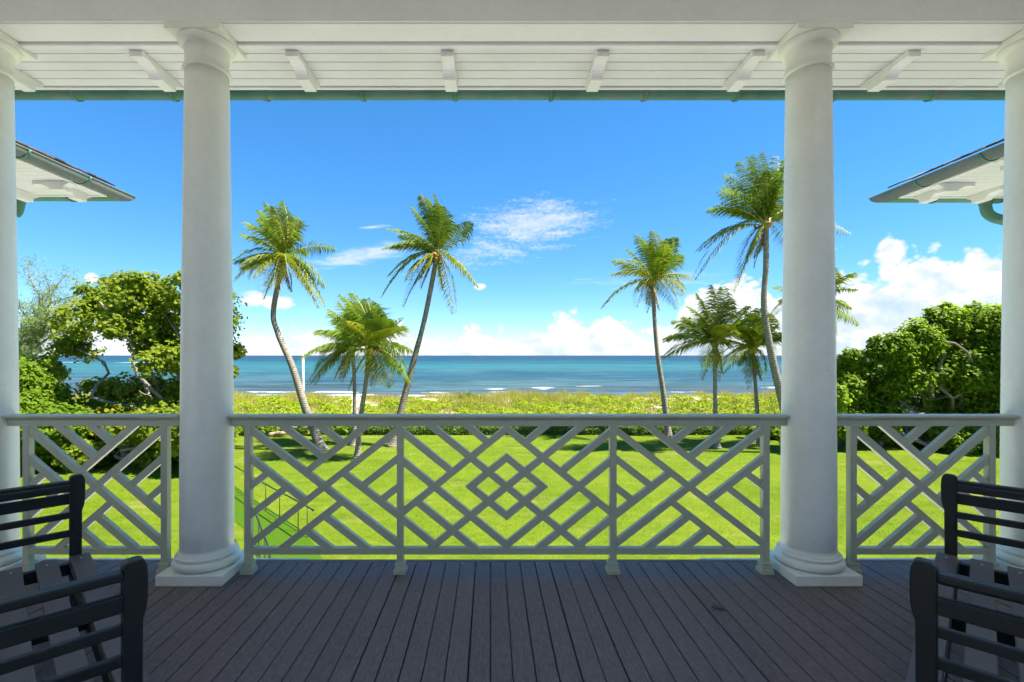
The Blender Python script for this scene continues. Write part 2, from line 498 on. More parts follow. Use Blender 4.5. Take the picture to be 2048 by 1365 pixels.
def link(name, me, mat, parent=None, smooth=False, kind=None):
    o = bpy.data.objects.new(name, me)
    COL.objects.link(o)
    if mat is not None and len(me.materials) == 0:
        me.materials.append(mat)
    if parent is not None:
        o.parent = parent
    if smooth:
        me.polygons.foreach_set('use_smooth', [True] * len(me.polygons))
    if kind:
        o['kind'] = kind
    return o


def raw(name, v, f, mat, parent=None, smooth=False, kind=None):
    me = bpy.data.meshes.new(name)
    me.from_pydata(v, [], f)
    me.update()
    return link(name, me, mat, parent, smooth, kind)


def tag(o, label, cat, group=None):
    o['label'] = label
    o['category'] = cat
    if group:
        o['group'] = group
    return o


def empty(name, loc, label, cat, group=None, rz=0.0):
    o = bpy.data.objects.new(name, None)
    COL.objects.link(o)
    o.location = loc
    o.rotation_euler = (0, 0, rz)
    o.empty_display_size = 0.2
    return tag(o, label, cat, group)


def box_mesh(lo, hi, bev=0.0, seg=1):
    bm = bmesh.new()
    bmesh.ops.create_cube(bm, size=1.0)
    s = [hi[i] - lo[i] for i in range(3)]
    c = [(hi[i] + lo[i]) / 2 for i in range(3)]
    for v in bm.verts:
        v.co = Vector((v.co.x * s[0] + c[0], v.co.y * s[1] + c[1], v.co.z * s[2] + c[2]))
    if bev > 0:
        bmesh.ops.bevel(bm, geom=bm.edges[:], offset=bev, segments=seg, affect='EDGES', profile=0.5)
    me = bpy.data.meshes.new('box')
    bm.to_mesh(me)
    bm.free()
    return me


def box(name, lo, hi, mat, parent=None, bev=0.0, kind=None, seg=1):
    """box given in WORLD coordinates; parent empties have no rotation unless stated"""
    off = parent.location if parent is not None and parent.rotation_euler.z == 0 and parent.type == 'EMPTY' else Vector((0, 0, 0))
    lo = [lo[i] - off[i] for i in range(3)]
    hi = [hi[i] - off[i] for i in range(3)]
    me = box_mesh(lo, hi, bev, seg)
    me.name = name
    return link(name, me, mat, parent, False, kind)


def lathe(name, prof, mat, parent, n=48, smooth=True, loc=(0, 0, 0)):
    v, f = [], []
    for r, z in prof:
        for k in range(n):
            a = 2 * math.pi * k / n
            v.append((loc[0] + r * math.cos(a), loc[1] + r * math.sin(a), loc[2] + z))
    m = len(prof)
    for i in range(m - 1):
        for k in range(n):
            k2 = (k + 1) % n
            f.append((i * n + k, i * n + k2, (i + 1) * n + k2, (i + 1) * n + k))
    f.append(tuple(range(n))[::-1])
    f.append(tuple((m - 1) * n + k for k in range(n)))
    o = raw(name, v, f, mat, parent, smooth)
    return o


def extrude_poly(pts, axis, a, b):
    """pts: 2D polygon; axis: function (p, t) -> 3D"""
    n = len(pts)
    v = [axis(q, a) for q in pts] + [axis(q, b) for q in pts]
    f = [tuple(range(n))[::-1], tuple(range(n, 2 * n))]
    for i in range(n):
        j = (i + 1) % n
        f.append((i, j, n + j, n + i))
    return v, f


def poly_obj(name, pts, axis, a, b, mat, parent, bev=0.0):
    v, f = extrude_poly(pts, axis, a, b)
    bm = bmesh.new()
    vs = [bm.verts.new(q) for q in v]
    for q in f:
        bm.faces.new([vs[i] for i in q])
    bmesh.ops.recalc_face_normals(bm, faces=bm.faces[:])
    if bev:
        bmesh.ops.bevel(bm, geom=bm.edges[:], offset=bev, segments=1, affect='EDGES')
    me = bpy.data.meshes.new(name)
    bm.to_mesh(me)
    bm.free()
    return link(name, me, mat, parent)


def tube_arrays(pts, rad, n=8):
    pts = [Vector(q) for q in pts]
    v, f = [], []
    up0 = Vector((0.3, 0.1, 1)).normalized()
    for i, q in enumerate(pts):
        t = (pts[min(i + 1, len(pts) - 1)] - pts[max(i - 1, 0)]).normalized()
        ref = up0 if abs(t.dot(up0)) < 0.9 else Vector((1, 0.2, 0)).normalized()
        s = t.cross(ref).normalized()
        w = s.cross(t).normalized()
        r = rad[i] if isinstance(rad, (list, tuple)) else rad
        for k in range(n):
            a = 2 * math.pi * k / n
            v.append(tuple(q + s * (r * math.cos(a)) + w * (r * math.sin(a))))
    for i in range(len(pts) - 1):
        for k in range(n):
            k2 = (k + 1) % n
            f.append((i * n + k, i * n + k2, (i + 1) * n + k2, (i + 1) * n + k))
    f.append(tuple(range(n))[::-1])
    f.append(tuple((len(pts) - 1) * n + k for k in range(n)))
    return v, f


def tube(name, pts, rad, mat, parent, n=8, off=None):
    if off is not None:
        pts = [Vector(q) - off for q in pts]
    v, f = tube_arrays(pts, rad, n)
    return raw(name, v, f, mat, parent, True)


def spline(pts, n):
    """Catmull-Rom through points"""
    pts = [Vector(q) for q in pts]
    out = []
    m = len(pts) - 1
    for i in range(n):
        t = i / (n - 1) * m
        k = min(int(t), m - 1)
        u = t - k
        p0, p1, p2, p3 = pts[max(k - 1, 0)], pts[k], pts[k + 1], pts[min(k + 2, m)]
        out.append(0.5 * ((2 * p1) + (p2 - p0) * u + (2 * p0 - 5 * p1 + 4 * p2 - p3) * u * u + (3 * p1 - p0 - 3 * p2 + p3) * u ** 3))
    return out


# ------------------------------------------------------------------ terrain: lawn, dune, sea
raw('lawn', [(-300, -60, 0), (300, -60, 0), (300, 34.0, 0), (-300, 34.0, 0)], [(0, 1, 2, 3)], M_LAWN, kind='structure')


def dune_z(x, d):
    pr = np.interp(d, [33, 35, 38, 42, 47, 50, 54, 62, 75, 88, 100, 130], [-0.03, 0.05, 0.22, 0.55, 0.80, 0.74, 0.2, -0.9, -2.2, -2.75, -3.3, -5])
    amp = np.interp(d, [33, 37, 50, 70], [0.0, 0.10, 0.16, 0.1])
    w = np.sin(x * 0.31 + 1.0) * 0.5 + np.sin(x * 0.83 + d * 0.3) * 0.3 + np.sin(x * 1.7 - d * 0.7 + 2) * 0.2
    lift = np.interp(d, [33, 40, 48, 56], [0, 0.05, 0.2, 0]) * np.clip((x + 5) / 30, -0.3, 0.6)
    return pr + amp * w + lift


xs = np.linspace(-150, 150, 301)
ds = np.concatenate([np.linspace(33, 60, 55), np.linspace(61, 110, 26)])
XX, DD = np.meshgrid(xs, ds)
ZZ = dune_z(XX, DD)
nx = len(xs)
vv = np.stack([XX, DD, ZZ], -1).reshape(-1, 3)
ff = [(r * nx + c, r * nx + c + 1, (r + 1) * nx + c + 1, (r + 1) * nx + c) for r in range(len(ds) - 1) for c in range(nx - 1)]
raw('sand_dune', vv.tolist(), ff, M_SAND, smooth=True, kind='structure')

SEA_Z = -3.0
us = np.linspace(-1, 1, 261)
drow = np.concatenate([np.arange(86, 160, 0.5), np.geomspace(160, 16000, 110)])
UU, DD = np.meshgrid(us, drow)
XX = UU * DD * 1.5
ZZ = np.full_like(XX, SEA_Z)
FO = np.zeros_like(XX)
near = np.exp(-np.maximum(DD - 150, 0) / 40)
ZZ += near * (0.10 * np.sin(DD * 0.9 + 0.8 * np.sin(XX * 0.05) + XX * 0.06) + 0.05 * np.sin(DD * 1.9 - XX * 0.13))


def smask(x, segs):
    m = np.zeros_like(x)
    for a, b, w in segs:
        m = np.maximum(m, w / (1 + np.exp(-(x - a) / 1.2)) / (1 + np.exp((x - b) / 1.2)))
    return m


waves = [
    # depth, height, foam width, segments (photo px turned to X by depth)
    (93.5, 0.10, 1.2, [(300, 820, 0.9), (860, 1240, 0.7), (1270, 1700, 0.8)]),
    (99.0, 0.25, 1.4, [(450, 760, 0.9), (790, 1010, 0.8), (1060, 1300, 0.62), (1360, 1600, 0.62)]),
    (106.5, 0.35, 1.2, [(480, 600, 0.75), (620, 720, 0.85), (840, 910, 0.7), (960, 1060, 0.55), (1320, 1400, 0.6)]),
    (118.0, 0.55, 1.5, [(730, 760, 0.9), (970, 1010, 1.0), (1060, 1110, 0.9), (1280, 1310, 0.6), (1500, 1560, 0.6)]),
    (124.0, 0.70, 1.7, [(1160, 1205, 1.1), (1070, 1090, 0.7), (1320, 1360, 0.5)]),
]
for d0, h, w, segs in waves:
    s2 = [((a - CX) / FPX * d0, (b - CX) / FPX * d0, k) for a, b, k in segs]
    wig = 0.9 * np.sin(XX * 0.11 + d0) + 0.5 * np.sin(XX * 0.31 + 2 * d0)
    g = np.exp(-((DD - d0 - wig) / 1.6) ** 2)
    long = 0.5 + 0.5 * np.sin(XX * 0.045 + d0 * 1.7)
    ZZ += h * g * np.maximum(long, 0.15)
    mk = smask(XX, s2)
    FO = np.maximum(FO, mk * np.exp(-(np.minimum(DD - d0 - wig, 0) / (w * 1.6)) ** 2) * np.exp(-(np.maximum(DD - d0 - wig, 0) / (w * 0.5)) ** 2))
# breaking reef on the far left
g = np.exp(-((DD - 560) / 30) ** 2) / (1 + np.exp((XX + 345) / 8)) * np.clip(0.52 + 0.25 * np.sin(XX * 0.06) + 0.2 * np.sin(XX * 0.17 + 1), 0, 0.9)
FO = np.maximum(FO, g)
vv = np.stack([XX, DD, ZZ], -1).reshape(-1, 3)
nx = len(us)
ff = [(r * nx + c, r * nx + c + 1, (r + 1) * nx + c + 1, (r + 1) * nx + c) for r in range(len(drow) - 1) for c in range(nx - 1)]
sea = raw('sea', vv.tolist(), ff, M_SEA, smooth=True, kind='structure')
at = sea.data.attributes.new('foam', 'FLOAT', 'POINT')
at.data.foreach_set('value', FO.reshape(-1).astype(np.float32))

# darker turf path across the lawn, slightly sunk look kept as a 4 mm sheet
path = [(-14.4, 23.9), (-9.7, 18.75), (-6.56, 15.4), (-5.5, 14.2), (-4.64, 13.05), (-4.1, 12.1), (-3.6, 11.0), (-3.4, 9.6),
        (-4.6, 9.8), (-5.2, 11.4), (-6.1, 12.9), (-7.13, 14.3), (-7.71, 14.9), (-10.7, 18.0), (-15.4, 23.0)]
raw('turf_path', [(x, y, 0.012) for x, y in path], [tuple(range(len(path)))[::-1]], M_TURF, kind='structure')

# unseen pale slab below the deck, added to bounce neutral sunlight onto the soffit
M_BOUNCE = paint_mat('pale_bounce_paving', (0.56, 0.55, 0.53), 0.8, 0.08, (0.45, 0.42, 0.36), 20, 0.2)
bounce_ter = box('bounce_terrace', (-12.0, -4.0, -0.2), (12.5, 10.9, 0.02), M_BOUNCE, None, 0.01, 'structure')

# ------------------------------------------------------------------ the house: deck, walls, ceiling
DECK_END = 3.398
deck = box('deck', (-6.2, -1.04, ZD - 0.25), (6.4, DECK_END - 0.02, ZD - 0.06), M_DECK, None, kind='structure')
pitch = 0.0996
plank_me = box_mesh((-pitch / 2 + 0.0021, -1.03, -0.028), (pitch / 2 - 0.0021, DECK_END - 0.045, 0.0), 0.0025)
plank_me.materials.append(M_DECK)
plank_me2 = box_mesh((-pitch / 2 + 0.0042, -1.03, -0.028), (pitch / 2 - 0.0018, DECK_END - 0.045, 0.0), 0.0025)
plank_me2.materials.append(M_DECK)
i0 = -58
for i in range(i0, 62):
    o = bpy.data.objects.new('plank', plank_me if random.random() < 0.55 else plank_me2)
    COL.objects.link(o)
    o.parent = deck
    o.location = (0.0016 + (i + 0.5) * pitch + random.uniform(-0.0008, 0.0008), random.uniform(-0.004, 0.004), ZD + random.uniform(-0.0012, 0.0008))
    o.rotation_euler = (0, random.uniform(-0.004, 0.004), 0)
box('nosing_board', (-5.9, DECK_END - 0.040, ZD - 0.05), (6.2, DECK_END, ZD - 0.001), M_DECK, deck, 0.004)

for nm, a, b in (('left', -6.0, -1.28), ('right', 1.47, 6.2)):
    o = box('ledge', (a, DECK_END + 0.004, ZD - 0.30), (b, DECK_END + 0.095, ZD - 0.030), M_TRIM, None, 0.006)
    tag(o, 'narrow white ledge at the deck edge, on the %s' % nm, 'ledge', 'white ledges along the deck edge')

hw = box('house_wall', (-6.2, -14.0, 0.0), (6.4, 3.1, ZD - 0.26), M_WHITE, None, kind='structure')
rt = box('added_rear_floor', (-6.2, -14.0, ZD - 0.255), (6.4, -1.05, ZD - 0.004), M_DECK, None, 0.004, 'structure')  # added unseen floor: rear kept open for skylight, dark to limit bounce on the beam
bw = box('sky_block_wall', (-6.2, -6.4, ZD - 0.003), (6.4, -6.0, ZD + 3.2), M_WHITE, None, kind='structure')  # added unseen wall, placed to block low blue sky from behind
box('rear_beam', (-6.2, -1.2, ZD + 3.45), (6.4, -0.9, ZD + 3.898), M_WHITE, None, 0.004, 'structure')
box('ceiling', (-6.2, -1.2, ZD + 3.90), (6.4, 3.049, ZD + 4.0), M_WHITE, None, kind='structure')

# ------------------------------------------------------------------ porch roof edge: beam, soffit, brackets, gutter
roof = empty('porch_roof', (0, 3.3, ZD + 3.4), 'white boarded porch eave with scrolled brackets and green gutter overhead', 'roof')
RX0, RX1 = -6.2, 6.4
E = ZE
box('beam', (RX0, 3.050, E + 2.045), (RX1, 3.230, E + 2.75), M_WHITE, roof, 0.004)
box('bead', (RX0, 3.034, E + 2.050), (RX1, 3.049, E + 2.066), M_WHITE, roof, 0.005, seg=2)
box('frieze_trim', (RX0, 3.232, E + 2.026), (RX1, 3.285, E + 2.20), M_WHITE, roof, 0.004)
bd = [3.286, 3.329, 3.426, 3.526, 3.630, 3.734]
for i in range(5):
    box('soffit_board', (RX0, bd[i] + 0.0028, E + 2.031), (RX1, bd[i + 1] - 0.0028, E + 2.052), M_TRIM, roof, 0.003)
box('soffit_deck', (RX0, 3.286, E + 2.0535), (RX1, 3.90, E + 2.10), M_TRIM, roof)
box('fascia', (RX0, 3.738, E + 2.021), (RX1, 3.772, E + 2.0525), M_WHITE, roof, 0.004)
# upper roof that shades the porch
roof_sl = [(3.93, 2.115), (3.93, 2.17), (1.30, 3.30), (-1.45, 2.72), (-1.45, 2.66), (1.30, 3.20)]
poly_obj('roof_slope', [(y - 3.3, z + E - (ZD + 3.4)) for y, z in roof_sl], lambda q, t: (t, q[0], q[1]), RX0, RX1, M_SHINGLE, roof)


def bracket_pts(flip=1.0):
    """underside profile of an ogee rafter tail: (distance out from frieze, drop below soffit)"""
    lower = [(0.0, -0.042), (0.03, -0.037), (0.07, -0.035), (0.11, -0.039), (0.145, -0.048), (0.170, -0.061), (0.188, -0.074), (0.198, -0.084),
             (0.206, -0.089), (0.36, -0.089), (0.362, -0.05)]
    return lower + [(0.43, -0.02), (0.43, 0.0), (0.0, 0.0)]


bx0 = -0.284
for n in range(-4, 6):
    xb = bx0 + 1.036 * n
    pts = [(3.287 + u - 3.3, E + 2.030 + z - (ZD + 3.4)) for u, z in bracket_pts()]
    poly_obj('bracket', pts, lambda q, t: (t, q[0], q[1]), xb - 0.043, xb + 0.043, M_WHITE, roof, 0.003)


def half_round(name, along, c, r, a, b, mat, parent, t=0.004, n=18, rz=None, sub=None):
    """open half-round gutter. along 'x' or 'y'; c = (other coord, z top); a, b numbers or functions of the other coord (mitred ends)"""
    rz = rz or r
    prof = []
    for k in range(n + 1):
        an = math.pi + math.pi * k / n
        prof.append((c[0] + r * math.cos(an), c[1] + rz * math.sin(an)))
    for k in range(n + 1):
        an = 2 * math.pi - math.pi * k / n
        prof.append((c[0] + (r - t) * math.cos(an), c[1] + (rz - t) * math.sin(an)))
    off = parent.location
    m = len(prof)
    v, f = [], []
    for t_ in (a, b):
        for q in prof:
            w = t_(q[0]) if callable(t_) else t_
            if along == 'x':
                v.append((w - off.x, q[0] - off.y, q[1] - off.z))
            else:
                v.append((q[0] - off.x, w - off.y, q[1] - off.z))
    for i in range(m):
        j = (i + 1) % m
        f.append((i, j, m + j, m + i))
    f.append(tuple(range(m)))
    f.append(tuple(range(m, 2 * m))[::-1])
    o = raw(name, v, f, mat, sub or parent, False)
    me = o.data
    me.polygons.foreach_set('use_smooth', [len(p_.vertices) == 4 for p_ in me.polygons])
    return o


def strap(along, c, r, at, parent, sub, rz=None):
    """thin ring hugging the underside of the gutter"""
    half_round('strap', along, c, r + 0.011, at - 0.013, at + 0.013, M_COPPER, parent, 0.010, 18, (rz or r) + 0.011, sub)


gc = (3.836, E + 2.042)
gut = half_round('gutter', 'x', gc, 0.058, RX0, RX1, M_COPPER, roof)
tube('gutter_lip', [(RX0, 3.897, E + 2.044), (RX1, 3.897, E + 2.044)], 0.007, M_COPPER, gut, 8, roof.location)
k = 0
for xpx in (-40, 150, 345, 530, 725, 910, 1103, 1290, 1475, 1670, 1865, 2050):
    strap('x', gc, 0.058, (xpx - CX) / FPX * 3.82, roof, gut)

# ------------------------------------------------------------------ columns
CD = 3.193


def column(x, label):
    t = empty('column', (x, CD, ZD), label, 'column', 'white porch columns')
    box('plinth', (x - 0.2025, CD - 0.2025, ZD), (x + 0.2025, CD + 0.2025, ZD + 0.065), M_COL, t, 0.004)
    prof = [(0.178, 0.066)]
    for k in range(0, 11):
        a = -math.pi / 2 + math.pi * k / 10
        prof.append((0.170 + 0.028 * math.cos(a), 0.066 + 0.028 + 0.028 * math.sin(a)))
    prof += [(0.176, 0.1225), (0.176, 0.127)]
    for k in range(0, 7):
        a = -math.pi / 2 + math.pi * k / 6
        prof.append((0.172 + 0.0095 * math.cos(a), 0.1365 + 0.0095 * math.sin(a)))
    prof += [(0.170, 0.1465), (0.170, 0.153)]
    lathe('base', prof, M_COL, t, 64)
    sh = []
    for k in range(0, 6):
        a = math.pi / 2 * k / 5
        sh.append((0.155 + 0.0145 * (1 - math.sin(a)), 0.153 + 0.030 * (1 - math.cos(a)) + 0.0005))
    z0, z1 = 0.184, 3.205
    for k in range(0, 25):
        u = k / 24
        r = 0.1553 - 0.0275 * (max(0, u - 0.12) / 0.88) ** 1.25
        sh.append((r, z0 + (z1 - z0) * u))
    lathe('shaft', sh, M_COL, t, 64)
    rt = 0.1277
    cp = [(rt, 3.2051)]
    for k in range(0, 9):
        a = -math.pi / 2 + math.pi * k / 8
        cp.append((rt + 0.001 + 0.0125 * math.cos(a), 3.218 + 0.0125 * math.sin(a)))
    cp += [(rt, 3.231), (rt, 3.345), (rt + 0.006, 3.3465), (rt + 0.006, 3.357)]
    for k in range(0, 8):
        a = math.pi / 2 * k / 7
        cp.append((rt + 0.008 + 0.034 * math.sin(a), 3.358 + 0.043 * (1 - math.cos(a))))
    lathe('capital', cp, M_COL, t, 64)
    box('abacus', (x - 0.172, CD - 0.172, ZD + 3.4015), (x + 0.172, CD + 0.172, ZD + 3.4435), M_COL, t, 0.004)
    return t


column(-1.825, 'full white round column left of the middle railing')
column(2.055, 'full white round column right of the middle railing')
column(-3.248, 'white round column cut off by the left picture edge')
column(3.512, 'white round column cut off by the right picture edge')

# ------------------------------------------------------------------ railings
RZ_B0, RZ_B1 = ZD + 0.121, ZD + 0.163     # bottom rail
RZ_T0, RZ_T1 = ZD + 0.9455, ZD + 0.985    # sub rail under the cap
BARW = 0.0435


def clip_rect(poly, x0, x1, y0, y1):
    def clip(pl, inside, inter):
        out = []
        for i in range(len(pl)):
            a, b = pl[i], pl[(i + 1) % len(pl)]
            if inside(a):
                out.append(a)
                if not inside(b):
                    out.append(inter(a, b))
            elif inside(b):
                out.append(inter(a, b))
        return out

    def ix(x):
        return lambda a, b: (x, a[1] + (b[1] - a[1]) * (x - a[0]) / (b[0] - a[0]))

    def iy(y):
        return lambda a, b: (a[0] + (b[0] - a[0]) * (y - a[1]) / (b[1] - a[1]), y)
    for ins, it in ((lambda q: q[0] >= x0, ix(x0)), (lambda q: q[0] <= x1, ix(x1)), (lambda q: q[1] >= y0, iy(y0)), (lambda q: q[1] <= y1, iy(y1))):
        if not poly:
            return []
        poly = clip(poly, ins, it)
    return poly


def bars_to_objs(bars, x0, x1, parent, mirror=False):
    """bars: (sign, u0, v0, u1, v1) centre lines in opening coords, v down from the top"""
    W = x1 - x0
    H = RZ_T0 - RZ_B1
    e = 0.006
    off = parent.location
    for bar in bars:
        sgn, u0, v0, u1, v1 = bar[:5]
        if mirror:
            u0, u1, sgn = W - u0, W - u1, -sgn
        dx_, dv = u1 - u0, v1 - v0
        L = math.hypot(dx_, dv)
        if L < 1e-5:
            continue
        nx_, nv = -dv / L * BARW / 2, dx_ / L * BARW / 2
        q = [(u0 + nx_, v0 + nv), (u1 + nx_, v1 + nv), (u1 - nx_, v1 - nv), (u0 - nx_, v0 - nv)]
        q = clip_rect(q, -e, W + e, -e, H + e)
        if len(bar) > 5 and q:
            q = clip_rect(q, *bar[5])
        if len(q) < 3:
            continue
        pts = [(x0 + a - off.x, RZ_T0 - b - off.z) for a, b in q]
        yf = 3.1735 if sgn > 0 else 3.1742
        yb = 3.2085 if sgn > 0 else 3.2078
        poly_obj('lattice_bar', pts, lambda w, t: (w[0], t - off.y, w[1]), yf, yb, M_RAIL, parent, 0.0016)


def pinwheel(W):
    H = RZ_T0 - RZ_B1
    g = 0.185
    k = (H - 0.056) / W
    m, cx = H / 2, W / 2
    X = 0.2

    def bk(j, u): return m + k * (u - cx) + j * g      # backslash line, v down
    def fs(j, u): return m - k * (u - cx) + j * g
    def cross(jb, jf): return cx + (jf - jb) * g / (2 * k)
    out = []
    def B(j, a, b): out.append((1, a, bk(j, a), b, bk(j, b)))
    def F(j, a, b): out.append((-1, a, fs(j, a), b, fs(j, b)))
    B(0, -X, W + X)
    F(0, -X, W + X)
    F(-1, cross(0, -1), W + X)
    B(-1, -X, cross(-1, -1))
    B(-2, -X, cross(-2, -1))
    B(1, -X, cross(1, 0))
    F(-1, -X, cross(1, -1))
    F(-2, -X, cross(1, -2))
    F(1, -X, cross(0, 1))
    B(1, cross(1, 1), W + X)
    B(2, cross(2, 1), W + X)
    B(-1, cross(-1, 0), W + X)
    F(1, cross(-1, 1), W + X)
    F(2, cross(-1, 2), W + X)
    return out


def centre_pattern(W):
    H = RZ_T0 - RZ_B1
    g = 0.1875
    k = 0.807
    m, cx = H / 2, W / 2
    X = 0.2
    out = []
    def bk(j, s): return m + k * s + j * g
    def B(j, a, b, cl=(-9, 9, -9, 9)):
        out.append((1, cx + a, bk(j, a), cx + b, bk(j, b), (cx + cl[0], cx + cl[1], m + cl[2], m + cl[3])))
        out.append((-1, cx - a, bk(j, a), cx - b, bk(j, b), (cx - cl[1], cx - cl[0], m + cl[2], m + cl[3])))     # mirror
    w = W / 2 + X
    s = g / k
    B(0, -w, w)
    B(2, -w, 0.1, (-9, 0, -9, 9))
    B(-2, -0.1, w, (0, 9, -9, 9))
    B(1, -w, -1.5 * s)
    B(-1, -w, -0.5 * s)
    B(3, -2.5 * s, w)
    B(4, -w, -2.0 * s)
    B(1, -s - 0.1, 0.1, (-9, 0, 0, 9))
    B(-1, -0.1, s + 0.1, (0, 9, -9, 0))
    return out


def rail_post(x, parent, wide=0.042):
    po = box('post', (x - wide / 2, 3.170, ZD + 0.07), (x + wide / 2, 3.2135, RZ_T0 + 0.01), M_RAIL, parent, 0.002)
    yc = 3.192
    off = parent.location
    lev = [(0.0395, 0.0), (0.0395, 0.024), (0.0375, 0.027), (0.0335, 0.0272), (0.0335, 0.033), (0.0310, 0.044), (0.0300, 0.052), (0.0300, 0.0525), (0.0325, 0.055), (0.0325, 0.064), (0.0305, 0.068), (0.0235, 0.0682), (0.0225, 0.079)]
    v, f = [], []
    for h, z in lev:
        for sx_, sy_ in ((-1, -1), (1, -1), (1, 1), (-1, 1)):
            v.append((x + sx_ * h - off.x, yc + sy_ * h - off.y, ZD + z - off.z))
    for i in range(len(lev) - 1):
        for q in range(4):
            r = (q + 1) % 4
            f.append((i * 4 + q, i * 4 + r, (i + 1) * 4 + r, (i + 1) * 4 + q))
    f.append((0, 3, 2, 1))
    n = len(lev) - 1
    f.append((n * 4, n * 4 + 1, n * 4 + 2, n * 4 + 3))
    b = raw('post_base', v, f, M_RAIL, po)
    return po


def cap_rail(x0, x1, parent):
    # moulded hand rail: polygon in (y, z) extruded along x
    prof = [(3.172, 0.9457), (3.172, 0.985), (3.158, 0.990), (3.150, 0.997), (3.143, 1.003), (3.141, 1.008), (3.143, 1.014), (3.152, 1.0175),
            (3.232, 1.0175), (3.241, 1.014), (3.243, 1.008), (3.241, 1.003), (3.234, 0.997), (3.226, 0.990), (3.212, 0.985), (3.212, 0.9457)]
    off = parent.location
    pts = [(y - off.y, ZD + z - off.z) for y, z in prof]
    poly_obj('top_rail', pts, lambda q, t: (t - off.x, q[0], q[1]), x0, x1, M_RAIL, parent)


def railing(label, posts, cap, kinds):
    t = empty('railing', ((posts[0] + posts[-1]) / 2, 3.192, ZD), label, 'railing', 'lattice railings between the columns')
    for x in posts:
        rail_post(x, t)
    cap_rail(cap[0], cap[1], t)
    for a, b, kd in zip(posts[:-1], posts[1:], kinds):
        x0, x1 = a + 0.021, b - 0.021
        box('bottom_rail', (x0 - 0.004, 3.1712, RZ_B0), (x1 + 0.004, 3.2122, RZ_B1), M_RAIL, t, 0.002)
        if kd == 'c':
            bars_to_objs(centre_pattern(x1 - x0), x0, x1, t)
        else:
            bars_to_objs(pinwheel(x1 - x0), x0, x1, t, mirror=(kd == 'm'))
    return t


railing('wide grey-white lattice railing with diamond centre between the two full columns', [-1.5565, -0.577, 0.7917, 1.774], (-1.6655, 1.902), ['p', 'c', 'm'])
railing('narrow lattice railing panel behind the left bench', [-2.979, -2.092], (-3.11, -1.985), ['p'])
railing('narrow lattice railing panel behind the right bench', [2.333, 3.224], (2.212, 3.372), ['m'])


